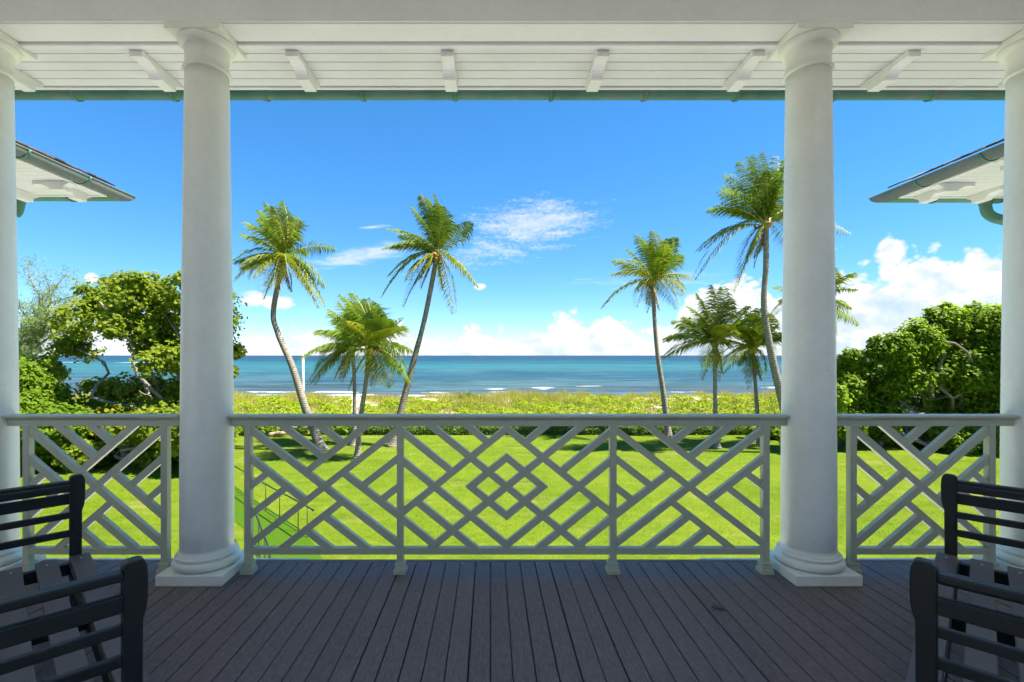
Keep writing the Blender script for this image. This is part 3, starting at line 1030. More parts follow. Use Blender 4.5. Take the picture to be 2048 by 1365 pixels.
# ------------------------------------------------------------------ wings of the house: eaves either side
def wing(sgn, xlip, dcor, side):
    """sgn -1 left, +1 right; xlip: outer gutter lip; dcor: far corner of the gutter"""
    t = empty('wing_roof', (xlip, dcor, ZE + 2.0), 'jutting roof corner with green half-round gutter and white soffit, %s side' % side, 'roof', 'jutting roof corners')
    L = t.location
    r = 0.100
    rz = 0.078
    zt = ZE + 2.045
    xc = xlip + sgn * r
    dc = dcor - r
    xfar = sgn * 9.0
    g1 = half_round('gutter', 'y', (xc, zt), r, 2.0, lambda q: dcor - abs(q - xlip), M_COPPER_G, t, rz=rz)
    g2 = half_round('gutter', 'x', (dc, zt), r, lambda q: xlip + sgn * (dcor - q + 0.001), xfar, M_COPPER, t, rz=rz)
    tube('gutter_lip', [(xlip, 2.0, zt), (xlip, dcor, zt)], 0.008, M_COPPER_G, g1, 8, L)
    tube('gutter_lip', [(xlip, dcor, zt), (xfar, dcor, zt)], 0.008, M_COPPER, g2, 8, L)
    for y in ((4.25, 5.0, 5.77) if sgn > 0 else (4.2, 4.92, 5.67)):
        strap('y', (xc, zt), r, y, t, g1, rz)
    for k in range(4):
        strap('x', (dc, zt), r, xlip + sgn * (0.75 + 0.85 * k), t, g2, rz)
    # soffit and fascia
    xi = xlip + sgn * (2 * r + 0.006)
    di = dcor - 2 * r - 0.006
    zs = ZE + 1.995
    fx = sorted((xi, xi + sgn * 0.035))
    box('fascia', (fx[0], 2.0, zs - 0.012), (fx[1], di, zs + 0.11), M_WHITE, t, 0.004)
    fx2 = sorted((xi + sgn * 0.036, xfar))
    box('fascia', (fx2[0], di - 0.035, zs - 0.012), (fx2[1], di - 0.0005, zs + 0.11), M_WHITE, t, 0.004)
    y = di - 0.04
    nb = 0
    while y > 3.95 and nb < 26:
        x0 = xi + sgn * 0.04
        a = sorted((x0, xfar))
        box('soffit_board', (a[0], y - 0.094, zs), (a[1], y, zs + 0.02), M_TRIM, t, 0.003)
        y -= 0.0985
        nb += 1
    a = sorted((xi + sgn * 0.037, xfar))
    box('soffit_deck', (a[0], 2.0, zs + 0.0215), (a[1], di - 0.037, zs + 0.08), M_TRIM, t)
    # brackets along both eaves
    bp = bracket_pts()
    for y in np.arange(di - 0.50, 4.0, -0.72):
        pts = [((xi + sgn * (0.44 - u)), zs + z * 1.15) for u, z in bp]
        poly_obj('bracket', [(q[0] - L.x, q[1] - L.z) for q in pts], lambda q, s: (q[0], s - L.y, q[1]), y - 0.05, y + 0.05, M_WHITE, t, 0.003)
    for k in range(4):
        x = xi + sgn * (0.24 + 0.66 * k)
        pts = [(di - 0.44 + u, zs + z * 1.15) for u, z in bp]
        poly_obj('bracket', [(q[0] - L.y, q[1] - L.z) for q in pts], lambda q, s: (s - L.x, q[0], q[1]), x - 0.05, x + 0.05, M_WHITE, t, 0.003)
    # beam set back under the soffit
    bxa = sorted((xi + sgn * 1.75, xi + sgn * 2.0))
    box('beam', (bxa[0], 2.0, zs - 0.30), (bxa[1], di - 1.75, zs - 0.002), M_WHITE, t, 0.004)
    # roof body (hip) and shingles along the eave
    x1 = xlip + sgn * 0.085
    y1 = dcor - 0.15
    zr = zt + 0.040
    sl = 0.42
    run = 3.2
    v = [(x1, 2.0, zr), (x1, y1, zr), (xfar, y1, zr), (x1 + sgn * run, 2.0, zr + run * sl), (x1 + sgn * run, y1 - run, zr + run * sl), (xfar, y1 - run, zr + run * sl),
         (x1, 2.0, zr - 0.03), (x1, y1, zr - 0.03), (xfar, y1, zr - 0.03)]
    v = [tuple(Vector(q) - L) for q in v]
    raw('roof_slope', v, [(0, 1, 4, 3), (1, 2, 5, 4), (6, 7, 1, 0), (7, 8, 2, 1)], M_SHINGLE, t)
    sh = box_mesh((-0.005, -0.074, 0.0), (0.30, 0.074, 0.016), 0.002)
    sh.materials.append(M_SHINGLE)
    for row in range(3):
        y = 3.0
        while y < y1 - 0.22 - row * 0.16:
            w = random.uniform(0.75, 1.15)
            o = bpy.data.objects.new('shingle', sh)
            COL.objects.link(o)
            o.parent = t
            u = 0.17 * row - 0.012 + random.uniform(-0.008, 0.008)
            o.location = Vector((x1 + sgn * u, y + 0.074 * w, zr + u * sl + 0.016 + random.uniform(0, 0.012))) - L
            o.scale = (1, w, 1)
            o.rotation_euler = (random.uniform(-0.04, 0.04), -math.atan(sl), 0) if sgn > 0 else (random.uniform(-0.04, 0.04), -math.atan(sl), math.pi)
            y += 0.148 * w + random.uniform(0.002, 0.012)
    # downspout: drops from the far gutter and turns in to the wall
    xd = xlip + sgn * 1.42
    z0 = zt - rz
    pts = spline([(xd, dc, z0 + 0.03), (xd, dc, z0 - 0.06), (xd + sgn * 0.02, dc - 0.02, z0 - 0.16), (xd + sgn * 0.12, dc - 0.06, z0 - 0.235), (xd + sgn * 0.35, dc - 0.12, z0 - 0.27), (xd + sgn * 1.2, dc - 0.6, z0 - 0.34)], 24)
    ds_ = tube('downspout', pts, 0.062, M_COPPER, t, 16, L)
    tube('collar', [(xd, dc, z0 + 0.012), (xd, dc, z0 - 0.03)], 0.072, M_COPPER, ds_, 16, L)
    # wall well behind the eave
    wx = sorted((xi + sgn * 1.78, xfar))
    w = box('wing_wall', (wx[0], -3.4, 0.0), (wx[1], di - 1.78, zs - 0.31), M_WHITE, None, kind='structure')
    return t


wing(-1, -4.585, 6.40, 'left')
wing(1, 4.955, 6.46, 'right')


# ------------------------------------------------------------------ benches
def bench(label, near_pt, far_pt, side):
    n_, f_ = Vector((*near_pt, 0)), Vector((*far_pt, 0))
    c = (n_ + f_) / 2
    L = (f_ - n_).length
    ang = R(45.0) if side == 'l' else R(135.0)
    t = empty('bench', (c.x, c.y, ZD), label, 'bench', 'dark slatted benches', ang)

    def lb(name, lo, hi, mat=M_BENCH, bev=0.004, par=t):
        me = box_mesh(lo, hi, bev, 2)
        me.name = name
        return link(name, me, mat, par)
    h = L / 2
    dp = 0.66
    for s in (-1, 1):
        y0, y1 = (s * h - 0.024, s * h + 0.024)
        prof = [(-0.056, 0.0), (-0.006, 0.0), (-0.003, 0.535), (0.004, 0.555), (0.009, 0.585), (0.011, 0.62), (0.011, 0.67), (0.009, 0.705), (0.003, 0.724), (-0.008, 0.734), (-0.048, 0.731), (-0.058, 0.718)]
        poly_obj('front_post', prof, lambda q, w: (q[0], w, q[1]), y0, y1, M_BENCH, t, 0.005)
        lb('back_post', (-dp, y0, 0.0), (-dp + 0.055, y1, 0.80))
        b0, b1 = -dp + 0.05, -0.055
        # arm slats: top pair, then three on the side
        lb('arm_slat', (b0, s * h - 0.026 + s * 0.004, 0.676), (b1, s * h + 0.022 + s * 0.004, 0.704), bev=0.006)
        lb('arm_slat', (b0, s * h - 0.013 - s * 0.045, 0.652), (b1, s * h + 0.013 - s * 0.045, 0.690), bev=0.005)
        lb('arm_slat', (b0, s * h - 0.013 + s * 0.012, 0.572), (b1, s * h + 0.013 + s * 0.012, 0.630), bev=0.005)
        lb('arm_slat', (b0, s * h - 0.013, 0.495), (b1, s * h + 0.013, 0.529), bev=0.004)
        lb('arm_slat', (b0, s * h - 0.013, 0.394), (b1, s * h + 0.013, 0.430), bev=0.004)
        lb('seat_bearer', (-dp + 0.05, s * (h - 0.055) - 0.02, 0.205), (-0.066, s * (h - 0.055) + 0.02, 0.2665))
    lb('seat_bearer', (-dp + 0.05, -0.02, 0.205), (-0.066, 0.02, 0.2665))
    lb('front_apron', (-0.065, -h + 0.031, 0.185), (-0.030, h - 0.031, 0.2663))
    lb('back_apron', (-dp + 0.01, -h + 0.031, 0.185), (-dp + 0.045, h - 0.031, 0.2663))
    x = 0.028
    for k in range(5):
        sl = lb('seat_slat', (x - 0.088, -h + (0.0315 if k == 0 else 0.02), 0.268), (x, h - (0.0315 if k == 0 else 0.02), 0.294), M_SLAT, 0.004)
        for s in (-1, 1):
            v, f = tube_arrays([(x - 0.044, s * (h - 0.10), 0.2935), (x - 0.044, s * (h - 0.10), 0.2953)], 0.005, 8)
            raw('screw', v, f, M_POLE, sl)
        x -= 0.138
    lb('back_rail', (-dp + 0.012, -h + 0.031, 0.74), (-dp + 0.045, h - 0.031, 0.80))
    lb('back_rail', (-dp + 0.012, -h + 0.031, 0.36), (-dp + 0.045, h - 0.031, 0.41))
    for k in range(9):
        y = -h + 0.16 + k * (L - 0.32) / 8
        lb('back_slat', (-dp + 0.018, y - 0.025, 0.409), (-dp + 0.039, y + 0.025, 0.742))
    return t


bench('dark green slatted bench at lower left, angled to the sea', (-1.158, 1.636), (-2.288, 2.79), 'l')
bench('dark green slatted bench at lower right, angled to the sea', (1.400, 1.630), (2.558, 2.79), 'r')

# dry leaf on the deck
lf = []
for k in range(9):
    a = math.pi * k / 8
    lf.append((0.036 * math.cos(a), 0.024 * math.sin(a) * (1 + 0.15 * math.sin(5 * a)), 0.004 + 0.010 * math.sin(a) ** 2))
for k in range(1, 8):
    a = math.pi + math.pi * k / 8
    lf.append((0.036 * math.cos(a), 0.020 * math.sin(a), 0.003 + 0.008 * abs(math.sin(a))))
n = len(lf)
lv = lf + [(x, y, z + 0.0025) for x, y, z in lf] + [(0, 0, 0.002), (0, 0, 0.0045)]
lfaces = [(i, 2 * n, (i + 1) % n) for i in range(n)] + [(n + i, n + (i + 1) % n, 2 * n + 1) for i in range(n)] + [(i, (i + 1) % n, n + (i + 1) % n, n + i) for i in range(n)]
o = raw('fallen_leaf', lv, lfaces, M_DRYLEAF)
o.location = (1.262, 2.73, ZD + 0.001)
o.rotation_euler = (0, 0, -0.5)
tag(o, 'small curled brown leaf lying alone on the deck boards', 'leaf')


# ------------------------------------------------------------------ garden handrails, flagpole, log
def handrail(label, top_pts, hgt, n_posts):
    a = Vector((top_pts[0][0], top_pts[0][1], 0))
    t = empty('handrail', a, label, 'handrail', 'thin black handrails along the turf path')
    pts = [Vector((x, y, z)) for x, y, z in top_pts]
    sp = spline(pts, 24)
    tr = tube('rail', sp, 0.021, M_METAL, t, 8, a)
    bm = bmesh.new()
    bmesh.ops.create_uvsphere(bm, u_segments=10, v_segments=8, radius=0.038)
    me = bpy.data.meshes.new('ball')
    bm.to_mesh(me)
    bm.free()
    b = link('end_ball', me, M_METAL, tr, True)
    b.location = sp[-1] - a
    for k in range(n_posts):
        q = sp[int(round((k + 0.35) / n_posts * 23))]
        tube('post', [(q.x, q.y, 0.0), (q.x, q.y, q.z)], 0.013, M_METAL, t, 6, a)
    tube('lower_rail', [(q.x, q.y, 0.09) for q in sp], 0.012, M_METAL, t, 6, a)
    return t


handrail('thin black handrail on the far side of the turf path', [(-14.2, 23.6, 0.85), (-11.5, 20.7, 0.85), (-9.6, 18.55, 0.85), (-7.3, 16.0, 0.85), (-5.6, 14.2, 0.85), (-4.76, 13.3, 0.84)], 0.85, 9)
handrail('short black handrail on the near side of the turf path', [(-6.6, 13.55, 0.86), (-6.02, 12.75, 0.85), (-5.4, 11.7, 0.85), (-4.8, 10.7, 0.85), (-4.4, 9.9, 0.85)], 0.85, 4)

fp = P(606, 868, 31.4)
fl = empty('flagpole', (fp.x, fp.y, 0), 'slim white pole standing at the lawn edge beside the hedge', 'pole')
lathe('pole', [(0.090, 0.0), (0.088, 1.5), (0.078, 3.5), (0.066, 4.93)], M_POLE, fl, 14)
lathe('foot', [(0.12, 0.0), (0.12, 0.06), (0.09, 0.10)], M_POLE, fl, 14)
lathe('cap', [(0.072, 4.931), (0.072, 4.975), (0.05, 5.0)], M_POLE, fl, 14)

lg0 = P(556, 873, 30.3)
pts = spline([(lg0.x - 0.55, lg0.y, 0.10), (lg0.x - 0.2, lg0.y + 0.1, 0.17), (lg0.x + 0.25, lg0.y, 0.20), (lg0.x + 0.6, lg0.y + 0.15, 0.27)], 12)
o = tube('driftwood_log', pts, [0.12, 0.15, 0.16, 0.15, 0.14, 0.15, 0.16, 0.15, 0.13, 0.11, 0.08, 0.05], M_LOG, None, 10)
tag(o, 'weathered brown log lying before the hedge left of the pole', 'log')


# ------------------------------------------------------------------ vegetation helpers
def leaf_mesh(name, cen, nor, size, mat, parent=None, k=6, asp=1.0, kind=None, cup=0.12, off=None):
    """many small k-gon leaves"""
    N = len(cen)
    nor = nor / (np.linalg.norm(nor, axis=1, keepdims=True) + 1e-9)
    ref = rng.normal(size=(N, 3))
    t1 = np.cross(nor, ref)
    t1 /= np.linalg.norm(t1, axis=1, keepdims=True) + 1e-9
    t2 = np.cross(nor, t1)
    if off is not None:
        cen = cen - np.array(off)[None]
    V = np.zeros((N, k, 3))
    for i in range(k):
        a = 2 * math.pi * i / k
        V[:, i] = cen + (t1 * (math.cos(a)) + t2 * (asp * math.sin(a))) * size[:, None] + nor * (cup * size * abs(math.cos(a)))[:, None]
    F = np.arange(N * k).reshape(N, k)
    me = bpy.data.meshes.new(name)
    me.from_pydata(V.reshape(-1, 3).tolist(), [], F.tolist())
    me.update()
    return link(name, me, mat, parent, False, kind)


def lobe_leaves(lobes, n_per_m2, size, sub=14, flat=1.0, fill=0.62):
    """lobes: (centre, radius). leaves in sub-clumps over each lobe. returns cen, nor, size"""
    C, Nn, S = [], [], []
    for c, r in lobes:
        c = np.array(c)
        for _ in range(sub):
            d = rng.normal(size=3)
            d /= np.linalg.norm(d)
            d[2] *= flat
            rr = r * rng.uniform(0.55, 1.0)
            sc = c + d * rr * 0.8
            sr = r * rng.uniform(0.18, 0.42)
            n = int(n_per_m2 * 4 * math.pi * sr * sr * 0.55)
            q = rng.normal(size=(n, 3))
            q /= np.linalg.norm(q, axis=1, keepdims=True)
            rad = sr * rng.uniform(0.2, 1.1, n) ** 0.6
            pos = sc + q * rad[:, None] * np.array([1, 1, 0.8])
            nn = q * 0.55 + d * 0.35 + np.array([0.25, -0.15, 0.65]) + rng.normal(size=(n, 3)) * 0.42
            C.append(pos)
            Nn.append(nn)
            S.append(size * rng.uniform(0.45, 1.2, n))
        n = int(n_per_m2 * 4 * math.pi * r * r * fill)
        q = rng.normal(size=(n, 3))
        q /= np.linalg.norm(q, axis=1, keepdims=True)
        lump = 1 + 0.10 * np.sin(q[:, 0] * 7 + c[0] * 3) + 0.10 * np.sin(q[:, 2] * 9 + c[2] * 5) + 0.08 * np.sin(q[:, 1] * 8 + c[1])
        C.append(c + q * (r * lump * rng.uniform(0.55, 1.02, n) ** 0.5)[:, None] * np.array([1, 1, 0.9]))
        Nn.append(q * 0.6 + np.array([0.25, -0.2, 0.6]) + rng.normal(size=(n, 3)) * 0.45)
        S.append(size * rng.uniform(0.45, 1.15, n))
    return np.concatenate(C), np.concatenate(Nn), np.concatenate(S)


def limb(a, b, r0, r1, wob=0.35, n=9):
    a, b = Vector(a), Vector(b)
    L = (b - a).length
    pts = [a]
    for i in range(1, 4):
        u = i / 4
        pts.append(a.lerp(b, u) + Vector((random.uniform(-1, 1), random.uniform(-1, 1), random.uniform(-0.3, 0.9))) * wob * L * 0.18)
    pts.append(b)
    sp = spline(pts, n)
    return sp, [r0 + (r1 - r0) * i / (n - 1) for i in range(n)]


def tree(name, label, cat, base, lobes_px, D, djit, dens, size, mat, trunk_r, group=None, limbs=14, sub=14, zmin=0.15, extra_base=(), fill=0.62):
    global rng
    random.seed(len(lobes_px) * 7 + int(D * 10))
    rng = np.random.default_rng(len(lobes_px) * 5 + int(D * 10))
    base = Vector(base)
    t = empty(name, base, label, cat, group)
    lobes = []
    for q in lobes_px:
        x, y, rp = q[:3]
        dd = D + (q[3] if len(q) > 3 else random.uniform(-djit, djit))
        w = P(x, y, dd)
        r = rp / FPX * dd
        w.z = max(w.z, zmin + r * 0.55)
        lobes.append((tuple(w), r))
        for _ in range(2):
            r2 = r * random.uniform(0.5, 0.8)
            w2 = w + Vector((random.uniform(-1, 1) * r * 0.7, random.uniform(-1.0, 0.8) * r, random.uniform(-0.75, 0.6) * r))
            w2.z = max(w2.z, zmin + r2 * 0.55)
            lobes.append((tuple(w2), r2))
    c, n, s = lobe_leaves(lobes, dens, size, sub, fill=fill)
    ok = c[:, 2] > 0.03
    leaf_mesh('crown', c[ok], n[ok], s[ok], mat, t, 6, 0.92, 'stuff', 0.14, base)
    # trunk and limbs
    targets = random.sample(lobes, min(limbs, len(lobes)))
    fork = base + Vector((0.1, 0, 0.9))
    sp, rd = limb(base - Vector((0, 0, 0.1)), fork, trunk_r, trunk_r * 0.8, 0.4, 7)
    tube('trunk', sp, rd, M_BARK, t, 10, base)
    for w, r in targets:
        st = base + Vector((random.uniform(-0.3, 0.3), random.uniform(-0.2, 0.2), random.uniform(0.3, 0.9))) if not extra_base or random.random() < 0.4 else Vector(random.choice(extra_base))
        sp, rd = limb(st, w, trunk_r * 0.45, 0.035, 0.9, 11)
        br = tube('branch', sp, rd, M_BARK, t, 7, base)
        for _ in range(3):
            k = random.randint(5, 9)
            e = sp[k] + Vector((random.uniform(-1, 1), random.uniform(-1, 1), random.uniform(-0.2, 1))) * r * 0.9
            s2, r2 = limb(sp[k], e, rd[k] * 0.7, 0.015, 0.8, 6)
            tube('twig', s2, r2, M_BARK, br, 5, base)
    return t


# ------------------------------------------------------------------ palms
WIND = Vector((-0.55, -0.05, -0.05))


def frond_mesh(B, T, length_leaf, n=44, arch=0.28, droop=0.55, off=Vector((0, 0, 0)), seed=0):
    rnd = random.Random(seed)
    B, T = Vector(B), Vector(T)
    L = (T - B).length
    C1 = B + (T - B) * 0.40 + Vector((0, 0, arch * L)) + Vector((rnd.uniform(-0.05, 0.05) * L + (0.16 * L if T.z > B.z + 0.3 * L else 0.0), rnd.uniform(-0.08, 0.08) * L, 0))
    def bz(u): return B * (1 - u) ** 2 + C1 * (2 * u * (1 - u)) + T * (u * u)
    def tg(u): return ((C1 - B) * (2 * (1 - u)) + (T - C1) * (2 * u)).normalized()
    v, f, mi = [], [], []
    # rib
    seg = 12
    rv, rf = tube_arrays([bz(i / seg) for i in range(seg + 1)], [0.034 * (1 - 0.85 * i / seg) for i in range(seg + 1)], 4)
    v += [tuple(Vector(q) - off) for q in rv]
    f += rf
    mi += [1] * len(rf)
    roll = rnd.uniform(-0.5, 0.5)
    for i in range(n):
        u = 0.13 + 0.87 * (i + rnd.uniform(-0.3, 0.3)) / n
        u = min(max(u, 0.1), 0.995)
        p0, tt = bz(u), tg(u)
        upv = Vector((0, 0, 1))
        s = tt.cross(upv)
        if s.length < 0.1:
            s = tt.cross(Vector((0, 1, 0)))
        s.normalize()
        w = s.cross(tt).normalized()
        s, w = s * math.cos(roll) + w * math.sin(roll), w * math.cos(roll) - s * math.sin(roll)
        prof = min(1.0, 0.42 + 1.7 * (u - 0.1)) * (1.0 if u < 0.6 else 1.0 - 0.75 * ((u - 0.6) / 0.4) ** 1.2)
        for sd in (-1, 1):
            if rnd.random() < 0.04:
                continue
            ll = length_leaf * prof * rnd.uniform(0.8, 1.1)
            dr = droop * rnd.uniform(0.6, 1.3)
            d1 = (s * sd * 0.85 + tt * 0.42 + w * 0.15 + WIND * 0.35 + Vector((0, 0, -0.25 * dr)) + Vector((rnd.uniform(-.1, .1), rnd.uniform(-.1, .1), rnd.uniform(-.1, .1)))).normalized()
            d2 = (d1 * 0.75 + WIND * 0.55 + Vector((0, 0, -1.15 * dr))).normalized()
            wd = tt * 0.019 + w * 0.012
            p1 = p0 + d1 * ll * 0.5
            p2 = p1 + d2 * ll * 0.5
            b = len(v)
            for q in (p0 - wd * 0.7, p0 + wd * 0.7, p1 + wd * 1.15, p1 - wd * 1.15, p2):
                v.append(tuple(q - off))
            f.append((b, b + 1, b + 2, b + 3))
            f.append((b + 3, b + 2, b + 4))
            mi += [0, 0]
    me = bpy.data.meshes.new('frond')
    me.from_pydata(v, [], f)
    me.polygons.foreach_set('material_index', mi)
    me.update()
    return me


def palm(label, trunk_px, D, hub, tips, r0=0.235, r1=0.135, leaf=1.05, fruit=True, seed=1, lean=0.0, dense=1.5):
    rnd = random.Random(seed)
    n = len(trunk_px)
    pts = []
    for i, (x, y) in enumerate(trunk_px):
        pts.append(P(x, y, D + lean * i / n))
    base = pts[0].copy()
    base.z = 0.0
    pts[0] = base - Vector((0, 0, 0.05))
    H = P(hub[0], hub[1], D + lean)
    t = empty('palm_tree', base, label, 'palm tree', 'coconut palms on the lawn')
    sp = spline(pts + [H], 34)
    rad = [r0 + (r1 - r0) * min(1, (i / 33) * 1.5) + (0.14 * math.exp(-i / 1.6)) for i in range(34)]
    tube('trunk', sp, rad, M_TRUNK, t, 12, base)
    allt = [(x, y, 1.0) for x, y in tips]
    for _ in range(int(len(tips) * (dense - 1))):
        x, y = rnd.choice(tips)
        s = rnd.uniform(0.65, 0.95)
        allt.append((hub[0] + (x - hub[0]) * s + rnd.uniform(-22, 22), hub[1] + (y - hub[1]) * s + rnd.uniform(-22, 22), 0.9))
    for k, (x, y, sc) in enumerate(allt):
        flat = math.hypot(x - hub[0], y - hub[1]) / FPX * D
        want = 3.3 * (D / 27.0)
        dep = math.sqrt(max(want * want - flat * flat, 0.15)) * rnd.choice((-1, 1)) * rnd.uniform(0.25, 0.9)
        T = P(x, y, D + lean + dep)
        B = H + Vector((rnd.uniform(-0.08, 0.08), rnd.uniform(-0.08, 0.08), rnd.uniform(-0.1, 0.25)))
        ang = math.atan2(hub[1] - y, x - hub[0])
        upness = math.sin(ang)
        arch = 0.30 if upness < 0.3 else 0.16
        if upness < -0.6:
            arch = 0.36
        dr = 0.75 if upness < 0.2 else 0.45
        me = frond_mesh(B, T, leaf * rnd.uniform(0.85, 1.1), 54, arch, dr, base, seed * 100 + k)
        yl = (upness < -0.15 and rnd.random() < 0.6) or rnd.random() < 0.15
        me.materials.append(M_PALM_Y if yl else M_PALM)
        me.materials.append(M_RACHIS)
        link('frond', me, None, t)
    for k in range(3):
        a = rnd.uniform(0, 2 * math.pi)
        T = H + Vector((math.cos(a) * 0.7 - 0.3, math.sin(a) * 0.7, -rnd.uniform(1.3, 2.2)))
        me = frond_mesh(H - Vector((0, 0, 0.1)), T, leaf * 0.6, 34, 0.25, 1.2, base, seed * 100 + 80 + k)
        me.materials.append(M_PALM_D)
        me.materials.append(M_RACHIS)
        link('frond', me, None, t)
    # upright spear leaf
    me = frond_mesh(H, H + Vector((rnd.uniform(-0.3, 0.2), rnd.uniform(-0.2, 0.2), 2.3)), 0.4, 30, 0.05, 0.2, base, seed * 100 + 99)
    me.materials.append(M_PALM)
    me.materials.append(M_RACHIS)
    link('frond', me, None, t)
    # leaf bases and fruit
    v, f = [], []
    for k in range(9):
        a = 2 * math.pi * k / 9 + rnd.uniform(-.2, .2)
        e = H + Vector((math.cos(a) * 0.30, math.sin(a) * 0.30, rnd.uniform(0.05, 0.40)))
        tv, tf = tube_arrays([H - Vector((0, 0, 0.25)), H.lerp(e, 0.6) - Vector((0, 0, 0.03)), e], [0.09, 0.07, 0.03], 5)
        b = len(v)
        v += [tuple(Vector(q) - base) for q in tv]
        f += [tuple(i + b for i in q) for q in tf]
    raw('leaf_bases', v, f, M_RACHIS, t, True)
    if fruit:
        for k in range(3):
            a = rnd.uniform(0, 2 * math.pi)
            cc = H + Vector((math.cos(a) * 0.34, math.sin(a) * 0.34, rnd.uniform(-0.22, 0.12)))
            v, f = [], []
            for _ in range(7):
                bm = bmesh.new()
                bmesh.ops.create_icosphere(bm, subdivisions=1, radius=rnd.uniform(0.06, 0.10))
                o_ = cc + Vector((rnd.uniform(-.17, .17), rnd.uniform(-.17, .17), rnd.uniform(-.17, .17))) - base
                b = len(v)
                v += [tuple(q.co + o_) for q in bm.verts]
                f += [tuple(q.index + b for q in fc_.verts) for fc_ in bm.faces]
                bm.free()
            raw('fruit_cluster', v, f, M_FRUIT, t, True)
    return t


palm('tall palm with an S-curved trunk beside the white pole', [(645, 902), (612, 820), (585, 735), (555, 665), (547, 620)], 26.0, (567, 520),
     [(518, 421), (532, 407), (567, 405), (587, 434), (489, 444), (479, 469), (468, 524), (472, 561), (534, 573), (544, 581), (671, 499), (651, 575), (637, 614), (577, 553), (511, 540), (545, 412)], seed=1)
palm('tall palm leaning right with a smooth curved trunk left of centre', [(783, 893), (800, 830), (828, 720), (850, 635)], 27.2, (874, 512),
     [(821, 413), (840, 393), (868, 387), (883, 413), (778, 458), (768, 497), (764, 594), (776, 553), (807, 614), (944, 446), (957, 573), (909, 627), (840, 545), (860, 401), (850, 395)], seed=2)
palm('short palm, rear one of the close pair left of centre', [(707, 891), (709, 830), (709, 770)], 27.4, (706, 700),
     [(635, 668), (598, 721), (618, 770), (635, 746), (676, 758), (733, 745), (671, 643), (696, 613), (721, 631), (643, 700), (660, 620)], r0=0.13, r1=0.10, leaf=1.1, fruit=False, seed=3)
palm('short palm, front one of the close pair left of centre', [(714, 917), (722, 835), (731, 770)], 24.0, (739, 700),
     [(663, 627), (680, 590), (704, 586), (733, 598), (753, 610), (807, 639), (799, 655), (823, 700), (819, 766), (811, 740), (766, 766), (676, 758), (647, 664), (696, 600)], r0=0.13, r1=0.10, leaf=1.1, fruit=False, seed=4)
palm('slender straight palm right of centre, nearest the hedge', [(1337, 871), (1327, 790), (1313, 690)], 30.5, (1305, 566),
     [(1251, 498), (1272, 468), (1305, 463), (1227, 521), (1223, 550), (1204, 618), (1272, 615), (1291, 608), (1338, 477), (1352, 475), (1363, 510), (1384, 557), (1370, 580), (1356, 618), (1328, 490)], r0=0.20, r1=0.125, seed=5)
palm('short bushy palm standing in front of the tall leaning one', [(1435, 895), (1431, 830), (1430, 760)], 26.6, (1430, 690),
     [(1375, 613), (1394, 589), (1424, 571), (1445, 575), (1462, 603), (1497, 613), (1499, 636), (1345, 643), (1328, 679), (1326, 716), (1408, 732), (1441, 730), (1473, 669), (1366, 636)], r0=0.13, r1=0.10, fruit=False, seed=6)
palm('smallest palm, with yellow lower fronds beside the right column', [(1519, 889), (1515, 830), (1510, 760)], 27.6, (1506, 702),
     [(1518, 618), (1497, 627), (1539, 627), (1474, 655), (1450, 683), (1445, 749), (1474, 730), (1497, 754), (1527, 749), (1563, 683), (1549, 716), (1558, 650)], r0=0.12, r1=0.09, fruit=False, seed=7)
palm('tallest palm, its crown half hidden by the right column', [(1592, 905), (1562, 790), (1541, 700), (1528, 610), (1532, 530)], 25.3, (1532, 452),
     [(1478, 322), (1497, 313), (1527, 303), (1553, 313), (1572, 318), (1438, 381), (1450, 350), (1415, 421), (1396, 503), (1389, 561), (1466, 585), (1699, 468), (1600, 397), (1610, 524), (1628, 435), (1478, 561), (1508, 308)], seed=8, leaf=1.15)
palm('palm hidden behind the right column, fronds showing both sides', [(1628, 893), (1632, 800), (1636, 700)], 27.0, (1632, 606),
     [(1547, 575), (1545, 630), (1560, 600), (1705, 548), (1715, 580), (1700, 615), (1720, 650), (1620, 520), (1590, 540), (1660, 530), (1600, 680), (1670, 690)], seed=9)

# ------------------------------------------------------------------ trees and bushes
left_lobes = [(150, 640, 46), (195, 600, 46), (250, 592, 50), (310, 590, 48), (360, 585, 40), (300, 640, 46), (225, 650, 40), (350, 655, 50), (345, 715, 44), (420, 620, 60), (455, 650, 34), (465, 700, 24), (400, 720, 50),
              (135, 690, 30), (110, 735, 24), (170, 700, 30), (320, 700, 34), (200, 790, 44), (255, 785, 46), (320, 790, 52), (385, 790, 48), (430, 760, 36), (290, 690, 30), (462, 745, 16)]
tree('sea_grape_tree', 'large sea grape tree with yellowing leaves behind the left railing', 'tree', (P(350, 935, 23).x, 23.5, 0), left_lobes, 23.5, 1.4, 88, 0.088, M_GRAPE_L, 0.28, limbs=11, sub=12, fill=0.20)
tree('sea_grape_bush', 'dense bright green bush by the left outer column', 'bush', (P(70, 935, 21).x, 22, 0),
     [(60, 775, 48), (105, 800, 40), (40, 820, 50), (85, 850, 50), (130, 850, 44), (60, 890, 46), (20, 760, 50), (-30, 800, 60), (-20, 870, 60), (120, 900, 40), (60, 925, 34)], 21.5, 1.2, 92, 0.085, M_GRAPE, 0.16, limbs=8, sub=14)
tree('sea_grape_bush', 'broad shaded bush under the sea grape tree at left', 'bush', (P(250, 935, 22).x, 22, 0),
     [(160, 840, 46), (210, 845, 46), (265, 850, 46), (320, 850, 46), (375, 850, 50), (430, 850, 46), (190, 895, 44), (240, 905, 40), (300, 905, 40), (350, 905, 42), (410, 900, 44), (452, 872, 24), (470, 835, 16), (160, 910, 38)], 22.5, 1.2, 88, 0.088, M_GRAPE_L, 0.18, limbs=12, sub=13)
